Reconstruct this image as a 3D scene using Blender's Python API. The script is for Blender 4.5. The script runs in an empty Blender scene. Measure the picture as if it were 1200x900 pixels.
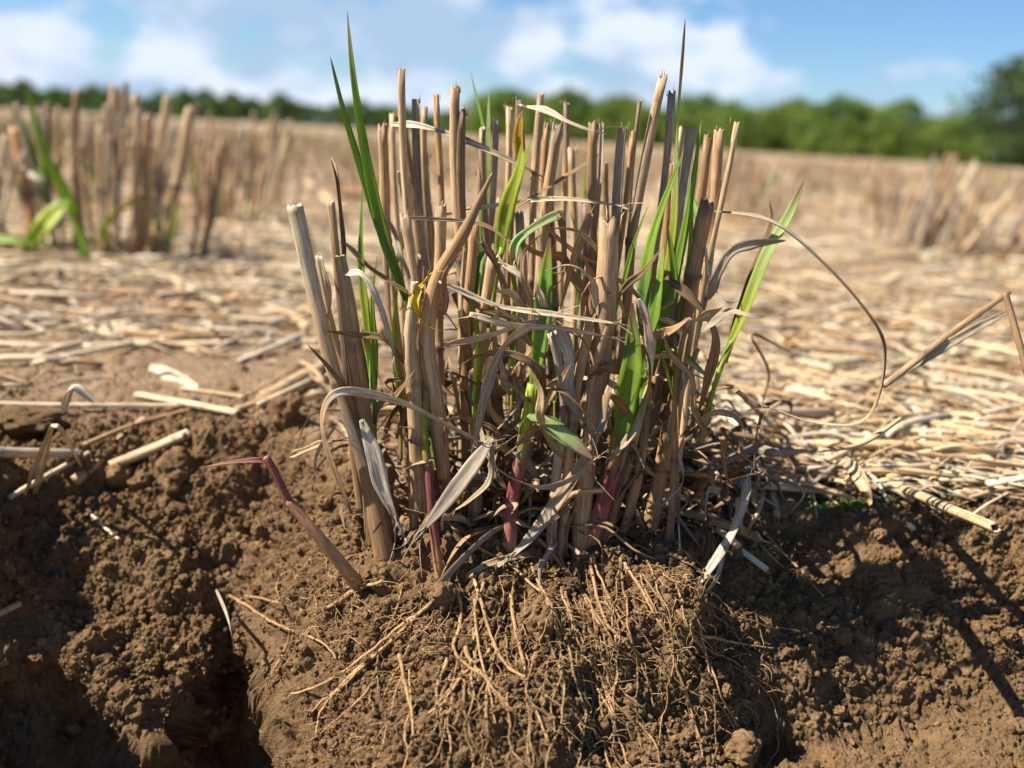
import bpy, math, random
import numpy as np
from mathutils import Vector, Matrix
from mathutils.bvhtree import BVHTree

# ------------------------------------------------------------------ camera, light, exposure
scene = bpy.context.scene
col = scene.collection
rng = np.random.RandomState(7)
R = random.Random(11)

F = 1200 * 35 / 36.0                       # focal length in photograph pixels
PITCH = math.atan(289 / F); ROLL = math.radians(3.3)
CAM = np.array([0, 0, 0.24])
fw = np.array([0, math.cos(PITCH), -math.sin(PITCH)])
up0 = np.array([0, math.sin(PITCH), math.cos(PITCH)]); rt0 = np.array([1.0, 0, 0])
rt = rt0 * math.cos(ROLL) + up0 * math.sin(ROLL)
up = up0 * math.cos(ROLL) - rt0 * math.sin(ROLL)
cd = bpy.data.cameras.new('camera'); cam = bpy.data.objects.new('camera', cd); col.objects.link(cam)
m = Matrix(((rt[0], up[0], -fw[0], CAM[0]), (rt[1], up[1], -fw[1], CAM[1]), (rt[2], up[2], -fw[2], CAM[2]), (0, 0, 0, 1)))
cam.matrix_world = m
cd.lens = 35; cd.sensor_width = 36; cd.clip_start = 0.01; cd.clip_end = 5000
cd.dof.use_dof = True; cd.dof.focus_distance = 0.60; cd.dof.aperture_fstop = 4.2
scene.camera = cam

L = np.array([0.64, 0.07, -0.765]); L /= np.linalg.norm(L)      # direction the sunlight travels
sd = bpy.data.lights.new('sun', 'SUN'); sd.energy = 5.0; sd.angle = math.radians(0.5); sd.color = (1.0, 0.95, 0.87)
sun = bpy.data.objects.new('sun', sd); col.objects.link(sun)
sun.rotation_euler = Vector(L).to_track_quat('-Z', 'Y').to_euler(); sun.location = (-3, 2, 5)

w = bpy.data.worlds.new('World'); scene.world = w; w.use_nodes = True
nt = w.node_tree; nt.nodes.clear()
def N(nt, t, **kw):
    n = nt.nodes.new(t)
    for k, v in kw.items():
        if k in ('inp',):
            for a, b in v.items(): n.inputs[a].default_value = b
        else: setattr(n, k, v)
    return n
def LK(nt, a, ao, b, bi): nt.links.new(a.outputs[ao], b.inputs[bi])
sky = N(nt, 'ShaderNodeTexSky', sky_type='NISHITA', sun_disc=False)
sky.sun_elevation = math.asin(-L[2]); sky.sun_rotation = math.atan2(-L[0], -L[1]); sky.air_density = 1.0; sky.dust_density = 0.1; sky.ozone_density = 4.0
tc = N(nt, 'ShaderNodeTexCoord')
mp = N(nt, 'ShaderNodeMapping'); mp.inputs['Scale'].default_value = (1, 1, 1.75); mp.inputs['Location'].default_value = (3.1, 0.4, 0.75)
LK(nt, tc, 'Generated', mp, 'Vector')
n1 = N(nt, 'ShaderNodeTexNoise', inp={'Scale': 12.0, 'Detail': 6.0, 'Roughness': 0.5, 'Distortion': 0.0}); LK(nt, mp, 'Vector', n1, 'Vector')
sep = N(nt, 'ShaderNodeSeparateXYZ'); LK(nt, tc, 'Generated', sep, 'Vector')
bias = N(nt, 'ShaderNodeMapRange', inp={'From Min': 0.10, 'From Max': 0.30, 'To Min': 0.06, 'To Max': -0.12}); LK(nt, sep, 'X', bias, 'Value')
hz = N(nt, 'ShaderNodeMapRange', inp={'From Min': 0.0, 'From Max': 0.09, 'To Min': 0.16, 'To Max': 0.0}); LK(nt, sep, 'Z', hz, 'Value')
ad = N(nt, 'ShaderNodeMath', operation='ADD'); LK(nt, n1, 'Fac', ad, 0); LK(nt, bias, 'Result', ad, 1)
ad2 = N(nt, 'ShaderNodeMath', operation='ADD'); LK(nt, ad, 'Value', ad2, 0); LK(nt, hz, 'Result', ad2, 1)
cm = N(nt, 'ShaderNodeMapRange', interpolation_type='SMOOTHSTEP', inp={'From Min': 0.45, 'From Max': 0.63}); LK(nt, ad2, 'Value', cm, 'Value')
n2 = N(nt, 'ShaderNodeTexNoise', inp={'Scale': 9.0, 'Detail': 3.0}); LK(nt, mp, 'Vector', n2, 'Vector')
low = N(nt, 'ShaderNodeMapRange', interpolation_type='SMOOTHSTEP', inp={'From Min': 0.14, 'From Max': 0.34, 'To Min': 1.0, 'To Max': 0.0}); LK(nt, sep, 'Z', low, 'Value')
cmz = N(nt, 'ShaderNodeMath', operation='MULTIPLY'); LK(nt, cm, 'Result', cmz, 0); LK(nt, low, 'Result', cmz, 1)
cr = N(nt, 'ShaderNodeMapRange', interpolation_type='SMOOTHSTEP', inp={'From Min': 0.40, 'From Max': 0.62}); LK(nt, n2, 'Fac', cr, 'Value')
cc = N(nt, 'ShaderNodeMixRGB'); cc.inputs[1].default_value = (3.7, 5.1, 7.0, 1); cc.inputs[2].default_value = (6.9, 7.6, 8.9, 1); LK(nt, cr, 'Result', cc, 0)
tint = N(nt, 'ShaderNodeMixRGB', blend_type='MULTIPLY'); tint.inputs[0].default_value = 1; tint.inputs[2].default_value = (0.74, 0.92, 1.12, 1); LK(nt, sky, 'Color', tint, 1)
mx = N(nt, 'ShaderNodeMixRGB'); LK(nt, cmz, 'Value', mx, 0); LK(nt, tint, 'Color', mx, 1); LK(nt, cc, 'Color', mx, 2)
bg = N(nt, 'ShaderNodeBackground', inp={'Strength': 0.05}); LK(nt, mx, 'Color', bg, 'Color')
wo = N(nt, 'ShaderNodeOutputWorld'); LK(nt, bg, 'Background', wo, 'Surface')

scene.view_settings.view_transform = 'Standard'; scene.view_settings.look = 'None'
scene.view_settings.exposure = 1.28; scene.view_settings.gamma = 1.0; scene.view_settings.use_curve_mapping = False
scene.render.resolution_x = 1024; scene.render.resolution_y = 768
scene.render.engine = 'CYCLES'
scene.cycles.max_bounces = 6; scene.cycles.transmission_bounces = 4; scene.cycles.transparent_max_bounces = 4

def ray(px, py):
    d = fw * F + (px - 600) * rt - (py - 450) * up
    return d / np.linalg.norm(d)
def P(px, py, y):
    """world point seen at photograph pixel px, py at forward distance y"""
    d = ray(px, py); return CAM + d * (y / d[1])
def PG(px, py, z=0.0):
    d = ray(px, py); return CAM + d * ((z - CAM[2]) / d[2])

# ------------------------------------------------------------------ noise
def _h(ix, iy, iz, s):
    n = (ix.astype(np.int64) * 73856093) ^ (iy.astype(np.int64) * 19349663) ^ (iz.astype(np.int64) * 83492791) ^ np.int64(s * 2654435761 % 2147483647)
    n = n & 0x7fffffff
    n = (n ^ (n >> 13)) * 1274126177 & 0x7fffffff
    n = (n ^ (n >> 16)) * 668265263 & 0x7fffffff
    return ((n ^ (n >> 15)) & 0xffffff) / float(0xffffff)
def vnoise(p, s=0):
    i = np.floor(p); f = p - i; f = f * f * (3 - 2 * f); x, y, z = i.T
    r = 0
    for a in (0, 1):
        for b in (0, 1):
            for c in (0, 1):
                wgt = (f[:, 0] if a else 1 - f[:, 0]) * (f[:, 1] if b else 1 - f[:, 1]) * (f[:, 2] if c else 1 - f[:, 2])
                r = r + wgt * _h(x + a, y + b, z + c, s)
    return r * 2 - 1
def fbm(p, o, s=0, g=0.5):
    r = 0; a = 1.0; t = 0
    for k in range(o):
        r = r + a * vnoise(p * 2 ** k + 17.3 * k, s + k); t += a; a *= g
    return r / t
def balls(p, cell, s=0):
    """height of a heap of random balls, about 0..0.5 of a cell"""
    q = p / cell; base = np.floor(q - 0.5); best = np.zeros(len(p))
    for a in (0, 1):
        for b in (0, 1):
            for c in (0, 1):
                x, y, z = (base + np.array([a, b, c])).T
                cx = x + 0.2 + 0.6 * _h(x, y, z, s + 1); cy = y + 0.2 + 0.6 * _h(x, y, z, s + 2); cz = z + 0.2 + 0.6 * _h(x, y, z, s + 3)
                rr = 0.28 + 0.42 * _h(x, y, z, s + 4)
                d2 = (q[:, 0] - cx) ** 2 + (q[:, 1] - cy) ** 2 + (q[:, 2] - cz) ** 2
                best = np.maximum(best, np.sqrt(np.maximum(0, rr * rr - d2)))
    return best * cell
def sstep(a, b, x):
    t = np.clip((x - a) / (b - a), 0, 1); return t * t * (3 - 2 * t)

# ------------------------------------------------------------------ mesh building
class MB:
    def __init__(s): s.v = []; s.f4 = []; s.f3 = []; s.c = []; s.uv = []; s.n = 0
    def add(s, v, c, uv, f4=None, f3=None):
        v = np.asarray(v, float); k = len(v)
        s.v.append(v); s.c.append(np.broadcast_to(np.asarray(c, float), (k, 3))); s.uv.append(uv if uv is not None else np.zeros((k, 2)))
        if f4 is not None and len(f4): s.f4.append(np.asarray(f4) + s.n)
        if f3 is not None and len(f3): s.f3.append(np.asarray(f3) + s.n)
        s.n += k
    def build(s, name, mat, parent=None, origin=None, smooth=True):
        v = np.concatenate(s.v); c = np.concatenate(s.c); uv = np.concatenate(s.uv)
        if parent is not None: o0 = parent['_org']
        elif origin is not None: o0 = list(origin)
        else: o0 = [float(v[:, 0].mean()), float(v[:, 1].mean()), float(v[:, 2].min())]
        v = v - np.array(list(o0))
        f4 = np.concatenate(s.f4) if s.f4 else np.zeros((0, 4), int); f3 = np.concatenate(s.f3) if s.f3 else np.zeros((0, 3), int)
        me = bpy.data.meshes.new(name)
        me.vertices.add(len(v)); me.vertices.foreach_set('co', v.astype(np.float32).ravel())
        lp = np.concatenate([f4.ravel(), f3.ravel()]).astype(np.int32)
        me.loops.add(len(lp)); me.loops.foreach_set('vertex_index', lp)
        tot = np.concatenate([np.full(len(f4), 4), np.full(len(f3), 3)]).astype(np.int32)
        me.polygons.add(len(tot)); me.polygons.foreach_set('loop_start', (np.cumsum(tot) - tot).astype(np.int32))
        me.update(calc_edges=True)
        me.polygons.foreach_set('use_smooth', np.full(len(tot), smooth))
        ca = me.color_attributes.new('col', 'FLOAT_COLOR', 'POINT')
        ca.data.foreach_set('color', np.hstack([c, np.ones((len(c), 1))]).astype(np.float32).ravel())
        ul = me.uv_layers.new(name='UVMap'); ul.data.foreach_set('uv', uv[lp].astype(np.float32).ravel())
        me.materials.append(mat); me.validate()
        o = bpy.data.objects.new(name, me); col.objects.link(o)
        if parent is not None:
            o.parent = parent; o['_org'] = list(o0)
        else:
            o.location = o0; o['_org'] = list(o0)
        return o
def tag(o, label=None, cat=None, group=None, kind=None):
    for k, v in (('label', label), ('category', cat), ('group', group), ('kind', kind)):
        if v: o[k] = v
    return o
def empty(name, loc):
    o = bpy.data.objects.new(name, None); col.objects.link(o); o.location = [float(q) for q in loc]; o.empty_display_size = 0.02
    o['_org'] = [float(q) for q in loc]; return o

def crom(pts, n):
    """Catmull-Rom through rows of pts (any columns)"""
    p = np.asarray(pts, float); k = len(p)
    if k == 2:
        t = np.linspace(0, 1, n)[:, None]; return p[0] * (1 - t) + p[1] * t
    e = np.vstack([2 * p[0] - p[1], p, 2 * p[-1] - p[-2]])
    t = np.linspace(0, k - 1, n); i = np.minimum(t.astype(int), k - 2); f = (t - i)[:, None]
    a, b, c, d = e[i], e[i + 1], e[i + 2], e[i + 3]
    return 0.5 * ((2 * b) + (-a + c) * f + (2 * a - 5 * b + 4 * c - d) * f ** 2 + (-a + 3 * b - 3 * c + d) * f ** 3)

def frames(pts, side):
    T = np.gradient(pts, axis=0); T /= np.linalg.norm(T, axis=1)[:, None] + 1e-12
    S = np.zeros_like(T); s = np.array(side, float)
    for i in range(len(T)):
        s = s - T[i] * s.dot(T[i]); nn = np.linalg.norm(s)
        if nn < 1e-6:
            s = np.cross(T[i], [0.3, 0.5, 0.8]); nn = np.linalg.norm(s)
        s = s / nn; S[i] = s
    return T, S, np.cross(T, S)

def ringfaces(n, k):
    i = np.arange(n - 1)[:, None] * k; j = np.arange(k)[None]; j2 = (j + 1) % k
    return np.stack([i + j, i + j2, i + k + j2, i + k + j], -1).reshape(-1, 4)

def tube(mb, pts, r, c, k=8, side=(1, 0, 0), flat=1.0, jag=0.0, hollow=False, wob=0.0, cap=True):
    pts = np.asarray(pts, float); n = len(pts); r = np.broadcast_to(np.asarray(r, float), (n,))
    T, S, B = frames(pts, side)
    a = np.linspace(0, 2 * math.pi, k, endpoint=False)
    rad = np.ones((n, k))
    if wob: rad += wob * (rng.rand(k)[None] - 0.5) * 2
    ring = pts[:, None] + (S[:, None] * np.cos(a)[None, :, None] + B[:, None] * np.sin(a)[None, :, None] * flat) * (r[:, None] * rad)[..., None]
    if jag:
        ring[-1] += T[-1] * ((rng.rand(k) - 0.6) * jag)[:, None]
    ln = np.concatenate([[0], np.cumsum(np.linalg.norm(np.diff(pts, axis=0), axis=1))])
    ou, ov = rng.rand(2) * 3
    uv = np.stack([np.broadcast_to(np.abs(a - math.pi)[None] * r.max() + ou, (n, k)), np.broadcast_to(ln[:, None] + ov, (n, k))], -1)
    c = np.asarray(c, float)
    if c.ndim == 1: c = np.broadcast_to(c, (n, 3))
    cc = np.repeat(c[:, None], k, 1)
    V = [ring.reshape(-1, 3)]; C = [cc.reshape(-1, 3)]; U = [uv.reshape(-1, 2)]; Fq = [ringfaces(n, k)]; F3 = []
    base = n * k; last = (n - 1) * k
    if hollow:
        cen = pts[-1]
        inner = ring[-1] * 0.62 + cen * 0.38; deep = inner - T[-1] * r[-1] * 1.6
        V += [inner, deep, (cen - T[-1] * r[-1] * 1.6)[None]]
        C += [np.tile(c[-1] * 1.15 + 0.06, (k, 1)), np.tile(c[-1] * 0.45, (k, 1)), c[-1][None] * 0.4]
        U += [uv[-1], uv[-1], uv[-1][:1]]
        j = np.arange(k); j2 = (j + 1) % k
        Fq.append(np.stack([last + j, last + j2, base + j2, base + j], -1)); Fq.append(np.stack([base + j, base + j2, base + k + j2, base + k + j], -1))
        F3.append(np.stack([base + k + j, base + k + j2, np.full(k, base + 2 * k)], -1))
    elif cap:
        V.append((pts[-1] + T[-1] * r[-1] * 0.3)[None]); C.append(c[-1][None]); U.append(uv[-1][:1])
        j = np.arange(k); j2 = (j + 1) % k
        F3.append(np.stack([last + j, last + j2, np.full(k, base)], -1))
    if cap:
        nb = sum(len(x) for x in V)
        V.append(pts[:1]); C.append(c[:1]); U.append(uv[0][:1]); j = np.arange(k); j2 = (j + 1) % k
        F3.append(np.stack([j2, j, np.full(k, nb)], -1))
    mb.add(np.vstack(V), np.vstack(C), np.vstack(U), np.vstack(Fq), np.vstack(F3) if F3 else None)

TT = np.array([-1, -0.55, 0, 0.55, 1.0])
def ribbon(mb, pts, w, c, roll=0.0, cup=0.25, thick=0.00016, view=None, edge=None, side=None, ruf=0.0):
    """leaf blade: centre line, half width, closed thin section with a fold along the midrib"""
    pts = np.asarray(pts, float); n = len(pts); w = np.broadcast_to(np.asarray(w, float), (n,)); roll = np.broadcast_to(np.asarray(roll, float), (n,))
    t0 = pts[1] - pts[0]
    if side is None:
        vd = pts[0] - CAM if view is None else view
        side = np.cross(t0, vd)
    T, S, B = frames(pts, side)
    S2 = S * np.cos(roll)[:, None] + B * np.sin(roll)[:, None]; B2 = np.cross(T, S2)
    prof = np.abs(TT) * cup
    rf = (rng.rand(n, 5) - 0.5) * ruf if ruf else np.zeros((n, 5))
    top = pts[:, None] + S2[:, None] * (TT[None, :, None] * w[:, None, None]) + B2[:, None] * ((prof[None] + rf) * w[:, None])[..., None]
    th = thick * np.array([0.3, 1, 1.5, 1, 0.3])
    bot = top - B2[:, None] * th[None, :, None]
    ring = np.concatenate([top, bot[:, ::-1]], 1); k = 10
    ln = np.concatenate([[0], np.cumsum(np.linalg.norm(np.diff(pts, axis=0), axis=1))])
    uu = np.concatenate([TT, TT[::-1]])
    ou, ov = rng.rand(2) * 3
    uv = np.stack([uu[None] * w.max() + ou + 0 * w[:, None], np.broadcast_to(ln[:, None] + ov, (n, k))], -1)
    c = np.asarray(c, float)
    if c.ndim == 1: c = np.broadcast_to(c, (n, 3))
    cc = np.repeat(c[:, None], k, 1).copy()
    cc[:, [2, 7]] = cc[:, [2, 7]] * 1.12 + 0.015
    if edge is not None:
        e = np.asarray(edge); cc[:, [0, 9, 4, 5]] = cc[:, [0, 9, 4, 5]] * 0.4 + e * 0.6
    mb.add(ring.reshape(-1, 3), cc.reshape(-1, 3), uv.reshape(-1, 2), np.vstack([ringfaces(n, k), [[4, 3, 6, 5], [3, 2, 7, 6], [2, 1, 8, 7], [1, 0, 9, 8]]]))

# ------------------------------------------------------------------ materials
def mat_plant(name, rough=0.6, trans=0.0, spec=0.3, streak=0.35, su=700, sv=22, bump=0.3, blotch=0.25, stain=0.0):
    m = bpy.data.materials.new(name); m.use_nodes = True; t = m.node_tree; t.nodes.clear()
    at = N(t, 'ShaderNodeAttribute', attribute_name='col')
    uv = N(t, 'ShaderNodeTexCoord')
    mpn = N(t, 'ShaderNodeMapping'); mpn.inputs['Scale'].default_value = (su, sv, 1); LK(t, uv, 'UV', mpn, 'Vector')
    n1 = N(t, 'ShaderNodeTexNoise', inp={'Scale': 1.0, 'Detail': 4.0, 'Roughness': 0.65}); LK(t, mpn, 'Vector', n1, 'Vector')
    mp2 = N(t, 'ShaderNodeMapping'); mp2.inputs['Scale'].default_value = (su * 0.28, sv * 4.5, 1); LK(t, uv, 'UV', mp2, 'Vector')
    n2 = N(t, 'ShaderNodeTexNoise', inp={'Scale': 1.0, 'Detail': 5.0, 'Roughness': 0.7}); LK(t, mp2, 'Vector', n2, 'Vector')
    r1 = N(t, 'ShaderNodeMapRange', inp={'From Min': 0.3, 'From Max': 0.7, 'To Min': 1 - streak, 'To Max': 1 + streak}); LK(t, n1, 'Fac', r1, 'Value')
    r2 = N(t, 'ShaderNodeMapRange', inp={'From Min': 0.35, 'From Max': 0.75, 'To Min': 1 + blotch * 0.4, 'To Max': 1 - blotch}); LK(t, n2, 'Fac', r2, 'Value')
    mu = N(t, 'ShaderNodeMath', operation='MULTIPLY'); LK(t, r1, 'Result', mu, 0); LK(t, r2, 'Result', mu, 1)
    vm0 = N(t, 'ShaderNodeVectorMath', operation='SCALE'); LK(t, at, 'Color', vm0, 0); LK(t, mu, 'Value', vm0, 'Scale')
    mp3 = N(t, 'ShaderNodeMapping'); mp3.inputs['Scale'].default_value = (260, 45, 1); LK(t, uv, 'UV', mp3, 'Vector')
    n3 = N(t, 'ShaderNodeTexNoise', inp={'Scale': 1.0, 'Detail': 6.0, 'Roughness': 0.72}); LK(t, mp3, 'Vector', n3, 'Vector')
    r3 = N(t, 'ShaderNodeMapRange', inp={'From Min': 0.50, 'From Max': 0.72, 'To Min': 0.0, 'To Max': stain}); LK(t, n3, 'Fac', r3, 'Value')
    vm = N(t, 'ShaderNodeMixRGB'); vm.inputs[2].default_value = (0.11, 0.06, 0.03, 1); LK(t, r3, 'Result', vm, 0); LK(t, vm0, 'Vector', vm, 1)
    bs = N(t, 'ShaderNodeBsdfPrincipled'); bs.inputs['Roughness'].default_value = rough; bs.inputs['Specular IOR Level'].default_value = spec
    LK(t, vm, 'Color', bs, 'Base Color')
    bp = N(t, 'ShaderNodeBump', inp={'Strength': bump, 'Distance': 0.0004}); LK(t, n1, 'Fac', bp, 'Height'); LK(t, bp, 'Normal', bs, 'Normal')
    ou = N(t, 'ShaderNodeOutputMaterial')
    if trans:
        tr = N(t, 'ShaderNodeBsdfTranslucent'); LK(t, vm, 'Color', tr, 'Color')
        ms = N(t, 'ShaderNodeMixShader'); ms.inputs[0].default_value = trans
        LK(t, bs, 'BSDF', ms, 1); LK(t, tr, 'BSDF', ms, 2); LK(t, ms, 'Shader', ou, 'Surface')
    else: LK(t, bs, 'BSDF', ou, 'Surface')
    return m
M_stalk = mat_plant('dry stalk', 0.55, 0, 0.35, 0.5, 1200, 14, 0.8, 0.5, 0.5)
M_dry = mat_plant('dry leaf', 0.65, 0.2, 0.25, 0.6, 2200, 20, 1.0, 0.5, 0.45)
M_green = mat_plant('green leaf', 0.45, 0.58, 0.4, 0.32, 2600, 9, 0.6, 0.3, 0.22)
M_shoot = mat_plant('shoot base', 0.5, 0.15, 0.35, 0.4, 900, 30, 0.8, 0.5, 0.6)
M_root = mat_plant('root', 0.8, 0, 0.15, 0.3, 500, 180, 0.8, 0.55)
M_litter = mat_plant('straw litter', 0.6, 0.08, 0.3, 0.35, 500, 14, 0.3, 0.35)
M_leafcl = mat_plant('tree foliage', 0.6, 0.3, 0.3, 0.1, 1, 1, 0, 0.1)
M_bark = mat_plant('bark', 0.9, 0, 0.1, 0.3, 9, 2, 0.5, 0.3)

def mat_soil(name, scale=1.0, rough=0.95):
    m = bpy.data.materials.new(name); m.use_nodes = True; t = m.node_tree; t.nodes.clear()
    at = N(t, 'ShaderNodeAttribute', attribute_name='col')
    tcn = N(t, 'ShaderNodeTexCoord'); geo = N(t, 'ShaderNodeNewGeometry')
    n1 = N(t, 'ShaderNodeTexNoise', inp={'Scale': 60.0, 'Detail': 8.0, 'Roughness': 0.65}); LK(t, geo, 'Position', n1, 'Vector')
    n2 = N(t, 'ShaderNodeTexNoise', inp={'Scale': 700.0, 'Detail': 8.0, 'Roughness': 0.75}); LK(t, geo, 'Position', n2, 'Vector')
    vo = N(t, 'ShaderNodeTexVoronoi', inp={'Scale': 520.0, 'Detail': 2.0}); LK(t, geo, 'Position', vo, 'Vector')
    r1 = N(t, 'ShaderNodeMapRange', inp={'From Min': 0.3, 'From Max': 0.7, 'To Min': 0.68, 'To Max': 1.3}); LK(t, n1, 'Fac', r1, 'Value')
    r2 = N(t, 'ShaderNodeMapRange', inp={'From Min': 0.3, 'From Max': 0.7, 'To Min': 0.7, 'To Max': 1.3}); LK(t, n2, 'Fac', r2, 'Value')
    mu = N(t, 'ShaderNodeMath', operation='MULTIPLY'); LK(t, r1, 'Result', mu, 0); LK(t, r2, 'Result', mu, 1)
    vm = N(t, 'ShaderNodeVectorMath', operation='SCALE'); LK(t, at, 'Color', vm, 0); LK(t, mu, 'Value', vm, 'Scale')
    bs = N(t, 'ShaderNodeBsdfPrincipled'); bs.inputs['Roughness'].default_value = rough; bs.inputs['Specular IOR Level'].default_value = 0.12
    LK(t, vm, 'Vector', bs, 'Base Color')
    b1 = N(t, 'ShaderNodeBump', invert=True, inp={'Strength': 0.9, 'Distance': 0.0009}); LK(t, vo, 'Distance', b1, 'Height')
    b2 = N(t, 'ShaderNodeBump', inp={'Strength': 1.0, 'Distance': 0.0014}); LK(t, n2, 'Fac', b2, 'Height'); LK(t, b1, 'Normal', b2, 'Normal'); LK(t, b2, 'Normal', bs, 'Normal')
    ou = N(t, 'ShaderNodeOutputMaterial'); LK(t, bs, 'BSDF', ou, 'Surface')
    return m
M_soil = mat_soil('soil')

# ------------------------------------------------------------------ ground: the field and the dug bank, one sheet
SOIL = np.array([0.18, 0.108, 0.050])
rimpx = [(-200, 470), (0, 486), (120, 492), (230, 496), (330, 500), (400, 545), (450, 590), (520, 618), (640, 625), (780, 614), (850, 603), (900, 592), (980, 584), (1080, 590), (1200, 600), (1400, 625)]
rp = np.array([PG(a, b)[:2] for a, b in rimpx])
def rim(x): return np.interp(x, rp[:, 0], rp[:, 1], left=rp[0, 1], right=rp[-1, 1])
# outline of the place where the gentle slope breaks into a steep drop
cpx = [(-200, 690), (0, 712), (70, 735), (112, 760), (135, 800), (165, 838), (195, 835), (225, 790), (262, 735), (300, 712), (335, 770), (352, 850), (375, 960), (440, 1080)]
def slope_hit(px, py, s=0.72):
    d = ray(px, py); P0 = None
    t = np.linspace(0.3, 1.4, 900); q = CAM + d[None] * t[:, None]
    z = -s * np.maximum(0, rim(q[:, 0]) - q[:, 1])
    i = np.argmax(q[:, 2] < z); return q[i]
cp = np.array([slope_hit(a, b)[:2] for a, b in cpx])
def cliff(x): return np.interp(x, cp[:, 0], cp[:, 1], left=cp[0, 1], right=cp[-1, 1]) - 0.9 * sstep(-0.15, -0.02, x) * 0.25
def soft(d, k=0.02): return 0.5 * (d + np.sqrt(d * d + k * k)) - 0.0
def macro(x, y):
    p = np.stack([x, y, 0 * x], -1)
    wv = fbm(p * 9 + 3, 3, 5) * 0.022
    d = rim(x) + wv - y
    d2 = 2.2 * (x + 0.315 + 0.32 * (y - 0.45) + wv * .5); kk = 0.03
    d = 0.5 * (d + d2 - np.sqrt((d - d2) ** 2 + kk * kk))
    dd = soft(d, 0.022)
    sl = 0.72 + 0.17 * sstep(-0.08, 0.12, x)
    z = -sl * dd
    # flatter floor low on the right
    fl = -0.105 - 0.25 * np.maximum(0, (0.52 - y))
    rr = sstep(0.08, 0.22, x)
    z = z * (1 - rr) + rr * (np.maximum(z, fl) * 0.5 + 0.5 * np.log(np.exp(z * 90) + np.exp(fl * 90)) / 90)
    # root ball stands proud of the bank
    bx = (x - 0.0) / 0.17; by = (y - 0.53) / 0.10
    z += 0.012 * np.exp(-(bx ** 2 + by ** 2))
    # the hollow
    e = cliff(x) + fbm(p * 30 + 9, 3, 8) * 0.012 - y
    z -= 0.22 * sstep(0, 0.06, e) * (1 - sstep(-0.10, 0.02, x))
    # hole at lower right
    h = PG(915, 845, -0.09); z -= 0.028 * np.exp(-(((x - h[0]) / 0.026) ** 2 + ((y - h[1]) / 0.014) ** 2))
    h = PG(450, 668, -0.04); z -= 0.030 * np.exp(-(((x - h[0]) / 0.02) ** 2 + ((y - h[1]) / 0.02) ** 2))
    h = PG(560, 640, -0.03); z -= 0.016 * np.exp(-(((x - h[0]) / 0.02) ** 2 + ((y - h[1]) / 0.02) ** 2))
    h = PG(760, 660, -0.05); z -= 0.016 * np.exp(-(((x - h[0]) / 0.03) ** 2 + ((y - h[1]) / 0.02) ** 2))
    h = PG(270, 640, -0.05); z -= 0.022 * np.exp(-(((x - h[0]) / 0.012) ** 2 + ((y - h[1]) / 0.03) ** 2))
    h = PG(430, 590, -0.02); z += 0.018 * np.exp(-(((x - h[0]) / 0.03) ** 2 + ((y - h[1]) / 0.03) ** 2))
    h = PG(340, 500, -0.01); z += 0.012 * np.exp(-(((x - h[0]) / 0.022) ** 2 + ((y - h[1]) / 0.022) ** 2))
    h = PG(180, 620, -0.05); z += 0.010 * np.exp(-(((x - h[0]) / 0.025) ** 2 + ((y - h[1]) / 0.03) ** 2))
    z = np.maximum(z, -0.40)
    far = sstep(1.0, 6, y)
    z += (1 - sstep(0, 0.05, d)) * (fbm(p * 3.1, 3, 21) * 0.010 * (1 + 1.5 * far))
    z += far * fbm(p * 0.25, 2, 3) * 0.02 
    return z
ys = np.concatenate([np.linspace(-1.6, 0.36, 50, endpoint=False), np.linspace(0.36, 0.82, 700, endpoint=False),
                     0.82 + (np.linspace(0, 1, 330, endpoint=False) ** 1.6) * 2.6, 3.42 * np.exp(np.linspace(0, math.log(1800 / 3.42), 120))])
uc = np.concatenate([np.linspace(-2.2, -0.56, 50, endpoint=False), np.linspace(-0.56, 0.56, 1400, endpoint=False), np.linspace(0.56, 2.2, 51)])
W = np.where(ys < 0.82, 1.0, (ys / 0.82))
W[:50] = 1.0
X = uc[None] * W[:, None]; Y = np.repeat(ys[:, None], len(uc), 1)
nr, nc = X.shape
x = X.ravel(); y = Y.ravel()
z = macro(x, y)
ledge = -0.72 * (rim(x) - cliff(x))
under = sstep(0.004, 0.05, ledge - 0.012 - z) * (1 - sstep(-0.12, -0.02, x)) * (y > 0.2)
pos = np.stack([x, y + 0.055 * under, z], -1)
G = pos.reshape(nr, nc, 3)
du = np.gradient(G, axis=1); dv = np.gradient(G, axis=0)
nn = np.cross(du, dv); nn /= np.linalg.norm(nn, axis=2)[..., None]; nn = nn.reshape(-1, 3)
near = (y > 0.34) & (y < 3.6) & (np.abs(x) < 0.62 * np.maximum(1, y / 0.82))
pn = pos[near]; dist = pn[:, 1]
inpit = sstep(-0.03, 0.02, rim(pn[:, 0]) - pn[:, 1])
smoo = sstep(0.10, 0.20, pn[:, 0]) * sstep(0.62, 0.56, pn[:, 1]) * 0.75
ridge = np.abs(fbm(pn * 14 + 5, 3, 33))
amp = 0.32 + 0.68 * inpit
D = amp * (fbm(pn * 22, 3, 40) * 0.015 + fbm(pn * 9, 2, 41) * .012 * inpit - ridge * 0.016 * inpit + balls(pn + .01 * fbm(pn * 30, 2, 9)[:, None], .05, 58) * .30 * inpit) 
wp = pn + 0.004 * np.stack([vnoise(pn * 120, 61), vnoise(pn * 120 + 7, 62), vnoise(pn * 120 + 13, 63)], -1)
gate = sstep(-0.15, 0.35, fbm(pn * 30 + 2, 2, 44))
D += (1 - inpit) * sstep(.05, -.1, pn[:, 0]) * balls(wp, 0.035, 59) * .6 * sstep(-.2, .4, fbm(pn * 7, 2, 46))
D += amp * (1 - smoo) * balls(wp, 0.021, 50) * 0.55 * (0.35 + 0.65 * gate)
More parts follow.
